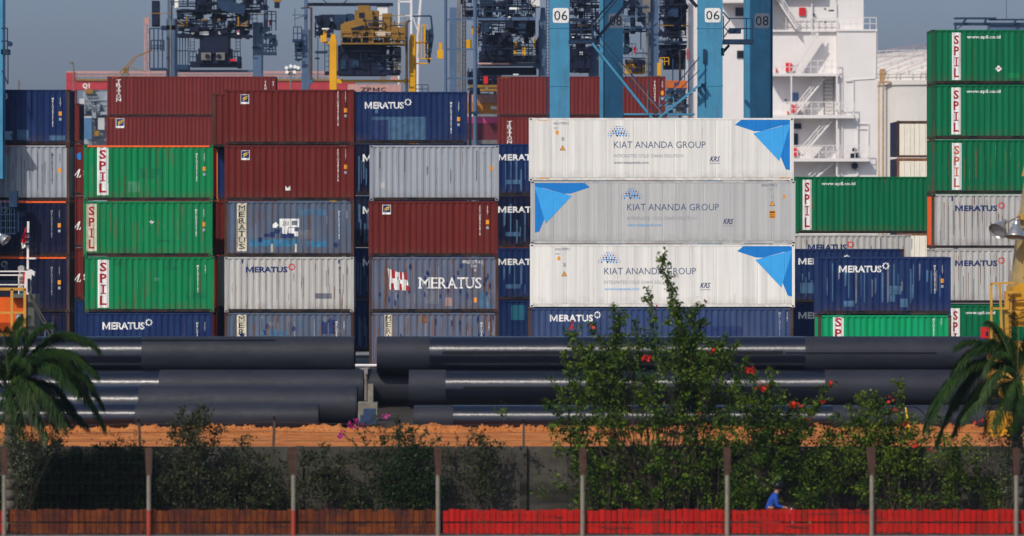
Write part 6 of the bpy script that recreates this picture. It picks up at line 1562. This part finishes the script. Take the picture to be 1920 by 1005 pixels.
# ------------------------------------------------------------------ palms
def palm(label, d, cx, cy, fronds, seed, trunk_r=.16, extra=16):
    rs = np.random.RandomState(seed); s = d / 8000; root = thing("palm_tree", label, "palm", (X(cx, d), d, -2.6))
    c = np.array([X(cx, d), d, Z(cy, d)])
    mb = MB(); n = 14
    for k in range(n):
        z0 = -2.6 + (c[2] + 2.6) * k / n; z1 = -2.6 + (c[2] + 2.6) * (k + 1) / n; r0 = trunk_r * (1.25 - .45 * k / n)
        mb.tube((c[0], d, z0), (c[0], d, z1), r0 * 1.06, 14, 0, r0 * .96)
    mb.build("trunk", BARKP, root, True)
    fronds = list(fronds)
    for _ in range(extra):
        a = rs.uniform(-.25, 1.25) * pi; l = rs.uniform(90, 165); fronds.append((cx + l * cos(a), cy - l * .75 * sin(a) + rs.uniform(0, 50), rs.uniform(30, 90), rs.uniform(-1.3, 1.3)))
    for (tx, ty, lift, dep) in fronds:
        tip = np.array([X(tx, d), d + dep, Z(ty, d)]); mid = (c + tip) / 2 + np.array([0, dep * .2, lift * s])
        n = 34; cv = bez(c, mid, tip, n); L_ = np.linalg.norm(np.diff(cv, axis=0), axis=1).sum()
        mb = MB(); mb.path([tuple(p) for p in cv[::3]] + [tuple(cv[-1])], .022, 5, 0, .006)
        fr = mb.build("frond", plain("frond_rib", (.10, .12, .04), .6), root)
        V = []; F = []; m = int(150 * L_ / 1.6)
        for side in (-1, 1):
            for i in range(m):
                t = .12 + .88 * (i + rs.uniform(0, .6)) / m; k = min(n - 2, int(t * (n - 1))); f = t * (n - 1) - k
                p = cv[k] * (1 - f) + cv[k + 1] * f; tg = cv[k + 1] - cv[k]; tg /= np.linalg.norm(tg)
                sd = np.cross(tg, np.array([0, 0, 1.0])); sd /= np.linalg.norm(sd) + 1e-9
                ll = (.34 + .42 * sin(pi * min(1, t * .95))) * rs.uniform(.8, 1.15) * min(1, L_ / 1.6)
                dr = sd * side * .75 + tg * .75 + np.array([0, 0, .15]) + rs.normal(0, .1, 3); dr /= np.linalg.norm(dr)
                p1 = p + dr * ll * .5; p2 = p + dr * ll * .85 + np.array([0, 0, -ll * .42])
                wv = np.cross(dr, np.array([0, 0, 1.0]) + sd * .3); wv /= np.linalg.norm(wv) + 1e-9; w = .012
                b = len(V); V += [p - wv * w * .5, p + wv * w * .5, p1 + wv * w, p1 - wv * w, p2]; F += [(b, b + 1, b + 2, b + 3), (b + 3, b + 2, b + 4)]
        mb = MB(); mb.v = [tuple(v) for v in V]; mb.f = F; mb.m = [0] * len(F); mb.build("leaflets", LEAFP, fr)
    return root
palm("palm tree at the left edge with drooping fronds over the glossy pipe ends", 127.5, 18, 735,
     [(95, 612, 60, -.3), (150, 640, 90, .4), (180, 700, 110, -.4), (192, 800, 150, .3), (165, 745, 110, -.8), (130, 790, 80, -1), (-60, 640, 70, 0), (-130, 720, 100, .3), (40, 600, 40, .8), (70, 680, 60, -1.2), (-90, 800, 90, -.5), (175, 655, 110, .9), (110, 720, 90, 1.2), (60, 810, 60, -1.2), (10, 620, 30, -.6), (140, 690, 100, -.2), (185, 760, 130, .8), (100, 800, 90, .5), (30, 790, 40, -.9), (85, 760, 70, -1.0)], 5)
palm("palm tree at the right edge, long frond drooping over the matte pipe ends", 127.5, 1908, 715,
     [(1742, 775, 120, .2), (1735, 800, 140, -.3), (1760, 830, 150, .4), (1792, 690, 90, -.3), (1800, 650, 60, .3), (1860, 610, 40, .5), (1905, 590, 30, -.5), (1950, 600, 40, 0), (2040, 680, 90, 0), (2080, 760, 110, .3), (1830, 740, 70, -1), (1850, 800, 60, -1.1), (1990, 800, 70, -.4), (1840, 660, 60, 1), (1800, 760, 100, .8), (1890, 640, 30, .8), (1880, 800, 50, -.9), (1840, 690, 70, -.6)], 6, extra=5)
shrub("pale_shrub", "pale grey-green shrub under the left palm's crown beside the first fence post", "shrub", 127.0, 40, [(10, 815), (60, 810), (85, 820), (30, 800)], [(30, 825, 40, 22, 420), (75, 835, 30, 16, 200)], LEAFG, 21, .08, 34, .014)
shrub("pale_shrub", "pale grey-green shrub under the right palm by the yellow box", "shrub", 127.2, 1890, [(1870, 815), (1900, 805), (1915, 820)], [(1890, 830, 36, 22, 300), (1915, 800, 16, 30, 120)], LEAFG, 22, .08, 34, .014)

# ------------------------------------------------------------------ rider on a motorcycle between fence and wall
def skin(name, chains, mat_, parent, sub=2):
    """chains: list of point lists (x, y, z, r); the first point of the first chain is the root; shared points join"""
    vs = []; es = []; rad = []; idx = {}
    for ch in chains:
        prev = None
        for x, y, z, r in ch:
            key = (round(x, 4), round(y, 4), round(z, 4))
            if key not in idx: idx[key] = len(vs); vs.append((x, y, z)); rad.append(r)
            if prev is not None: es.append((prev, idx[key]))
            prev = idx[key]
    me = bpy.data.meshes.new(name); me.from_pydata(vs, es, []); ob = bpy.data.objects.new(name, me); C.objects.link(ob)
    sk = ob.modifiers.new("s", 'SKIN'); me.skin_vertices[0].data[0].use_root = True
    for i, r in enumerate(rad): me.skin_vertices[0].data[i].radius = (r, r)
    sb = ob.modifiers.new("u", 'SUBSURF'); sb.levels = sub; sb.render_levels = sub
    dg = bpy.context.evaluated_depsgraph_get(); m2 = bpy.data.meshes.new_from_object(ob.evaluated_get(dg))
    bpy.data.objects.remove(ob)
    m2.materials.clear(); m2.materials.append(mat_)
    for p in m2.polygons: p.use_smooth = True
    m2.name = name
    return put(bpy.data.objects.new(name, m2), parent)
def ball(mb, c, r, sx=1, sy=1, sz=1, n=20, m=0, v0=0.0, v1=1.0):
    k = n // 2; vs = []
    for j in range(k + 1):
        a = pi * (v0 + (v1 - v0) * j / k)
        for i in range(n): b = 2 * pi * i / n; vs.append((c[0] + r * sx * sin(a) * cos(b), c[1] + r * sy * sin(a) * sin(b), c[2] + r * sz * cos(a)))
    mb.add(vs, [(j * n + i, (j + 1) * n + i, (j + 1) * n + (i + 1) % n, j * n + (i + 1) % n) for j in range(k) for i in range(n)], m)
RD = 126.5; RX = X(1452, RD); RZ = -2.5
SKINM = plain("skin", (.36, .19, .12), .5, var=.08); JACK = plain("blue_jacket", (.012, .055, .30), .8, var=.2, scale=8, bmp=.2); JEANS = plain("dark_trousers", (.02, .022, .03), .85, var=.2); HELM = plain("black_helmet", (.008, .008, .009), .12, var=.05); RUBB = plain("tyre_rubber", (.015, .015, .015), .85); SCOOT = plain("motorcycle_red", (.3, .02, .02), .3, var=.05)
mc = thing("motorcycle", "small motorcycle under the helmeted rider, mostly behind the red barrier", "motorcycle", (RX, RD, RZ))
def P3(x, y, z): return (RX + x, RD + y, RZ + z)
for wx in (-.62, .62):
    mb = MB(); n = 28
    for i in range(n):
        a, b = 2 * pi * i / n, 2 * pi * (i + 1) / n; mb.tube(P3(wx + .26 * cos(a), 0, .30 + .26 * sin(a)), P3(wx + .26 * cos(b), 0, .30 + .26 * sin(b)), .045, 8, 0, None, False)
    wh = mb.build("wheel", RUBB, mc)
    mb = MB()
    for i in range(10): a = 2 * pi * i / 10; mb.bar(P3(wx, 0, .30), P3(wx + .23 * cos(a), 0, .30 + .23 * sin(a)), .012)
    mb.tube(P3(wx, -.06, .3), P3(wx, .06, .3), .05, 10); mb.build("rim", ALU, wh)
mb = MB(); mb.path([P3(.62, -.07, .3), P3(.48, -.07, .75), P3(.42, -.05, .98)], .022, 6); mb.path([P3(.62, .07, .3), P3(.48, .07, .75), P3(.42, .05, .98)], .022, 6); mb.build("fork", ALU, mc)
mb = MB(); mb.prism([(RX - .55, RZ + .62), (RX - .1, RZ + .55), (RX + .05, RZ + .35), (RX + .25, RZ + .38), (RX + .46, RZ + .9), (RX + .38, RZ + .95), (RX + .2, RZ + .62), (RX - .1, RZ + .72), (RX - .62, RZ + .76)], RD - .1, RD + .1); mb.box(RX - .15, RX + .2, RD - .09, RD + .09, RZ + .26, RZ + .5); mb.build("body", SCOOT, mc)
mb = MB(); mb.prism([(RX - .62, RZ + .765), (RX + .1, RZ + .725), (RX + .12, RZ + .79), (RX - .3, RZ + .84), (RX - .62, RZ + .83)], RD - .12, RD + .12); mb.build("seat", RUBB, mc)
mb = MB(); mb.path([P3(.34, -.33, 1.0), P3(.42, -.14, 1.02), P3(.42, .14, 1.02), P3(.34, .33, 1.0)], .016, 6); mb.build("handlebar", CDARK, mc)
mb = MB(); ball(mb, P3(.5, 0, .94), .09, .8); mb.build("headlight", ALU, mc)
pr = thing("person", "motorcycle rider in black helmet and blue jacket, leaning forward past the red barrier", "person", (RX, RD, RZ))
# standing scale 1.7 m, seated: hips at 0.87, shoulders at 1.36, head at 1.6
ch = [[(-.18, 0, .92, .125), (-.12, 0, 1.06, .13), (-.05, 0, 1.22, .145), (.02, 0, 1.36, .12), (.06, 0, 1.46, .06), (.09, 0, 1.56, .08), (.11, 0, 1.66, .085)]]
for s in (-1, 1):
    ch.append([(-.18, 0, .92, .125), (-.12, .10 * s, .88, .10), (.2, .15 * s, .86, .085), (.26, .15 * s, .84, .07), (.18, .15 * s, .60, .055), (.12, .15 * s, .36, .042), (.16, .15 * s, .31, .04), (.28, .16 * s, .29, .03)])
    ch.append([(.02, 0, 1.36, .12), (.01, .16 * s, 1.37, .07), (.03, .21 * s, 1.33, .058), (.06, .25 * s, 1.12, .048), (.09, .26 * s, 1.08, .045), (.25, .28 * s, 1.05, .036), (.31, .28 * s, 1.03, .028)])
ch = [[(RX + x, RD + y, RZ + z, r) for x, y, z, r in c] for c in ch]
def loc(chs): return [[(x - RX, y - RD, z - RZ, r) for x, y, z, r in c] for c in chs]
body = skin("body", loc(ch), SKINM, pr)
def sub(i, a, b, gr): return [(x - RX, y - RD, z - RZ, r * gr) for x, y, z, r in ch[i][a:b]]
jk = skin("jacket", [sub(0, 0, 5, 1.13)] + [sub(i, 0, 6, 1.22) for i in (2, 4)], JACK, pr)
tr_ = skin("trousers", [sub(0, 0, 2, 1.08)] + [sub(i, 0, 6, 1.18) for i in (1, 3)], JEANS, pr)
for s in (-1, 1):
    mb = MB(); ball(mb, P3(.22, .155 * s, .30), .07, 1.9, .8, .75, 14); mb.build("shoe", RUBB, pr)
for s in (-1, 1):                                                   # hands: palm and five fingers closing on the grips
    hx, hy, hz = .34, .285 * s, 1.02
    fing = [[(.31, .28 * s, 1.03, .028), (.345, hy, 1.028, .03)]]
    for k in range(4): o = (k - 1.5) * .019 * s; l = (.9, 1, .97, .8)[k]; fing.append([(.345, hy, 1.028, .03), (.37, hy + o, 1.038, .0095), (.37 + .02 * l, hy + o * 1.05, 1.02, .009), (.36 + .016 * l, hy + o * 1.05, .992, .0085), (.335, hy + o, .985, .0075)])
    fing.append([(.345, hy, 1.028, .03), (.345, hy - .035 * s, 1.01, .011), (.352, hy - .042 * s, .99, .0095), (.37, hy - .04 * s, .985, .008)])
    skin("hand", fing, SKINM, pr)
mb = MB(); hc = P3(.12, 0, 1.665)
ball(mb, hc, .145, 1.12, .95, 1.0, 28, 0, 0, .68); hm = mb.build("helmet", HELM, pr, True)
mb = MB(); n = 12
vs = []
for j, zz in ((0, -.045), (1, .06)):
    for i in range(n + 1): a = -1.0 + 2.0 * i / n; vs.append((hc[0] + .168 * cos(a), hc[1] + .144 * sin(a), hc[2] + zz))
mb.add(vs, [(i, i + 1, n + 2 + i, n + 1 + i) for i in range(n)]); mb.build("visor", GLASS, hm, True)
mb = MB(); fx0 = P3(.2, 0, 1.60)
ball(mb, (fx0[0] - .06, fx0[1], fx0[2]), .085, 1, .85, 1.1, 18); mb.prism([(fx0[0] + .02, fx0[2] - .02), (fx0[0] + .05, fx0[2] - .025), (fx0[0] + .03, fx0[2] + .025)], RD - .012, RD + .012); mb.build("face", SKINM, pr, True)
mb = MB()
for s in (-1, 1): ball(mb, (fx0[0] + .012, fx0[1] + .03 * s, fx0[2] + .03), .012, .8, 1, .8, 10)
mb.build("eye", D_BLACK, pr)
mb = MB(); mb.box(fx0[0] + .012, fx0[0] + .024, RD - .022, RD + .022, fx0[2] - .058, fx0[2] - .05); mb.build("mouth", D_RED, pr)

# ------------------------------------------------------------------ sea haze over the port: one even block of air
hm_, ht, hb = nodes("haze_air")
ht.nodes.remove(hb)
pv = N(ht, "ShaderNodeVolumePrincipled"); pv.inputs["Color"].default_value = (.62, .78, 1.0, 1); pv.inputs["Density"].default_value = 0.00011; pv.inputs["Anisotropy"].default_value = 0.2
ht.links.new(pv.outputs[0], ht.nodes["Material Output"].inputs["Volume"])
hm_.cycles.homogeneous_volume = True if hasattr(hm_, "cycles") and hasattr(hm_.cycles, "homogeneous_volume") else False
mb = MB(); mb.box(-720, 720, -60, 2650, -5.2, 75); hz = mb.build("haze", hm_); hz["kind"] = "stuff"
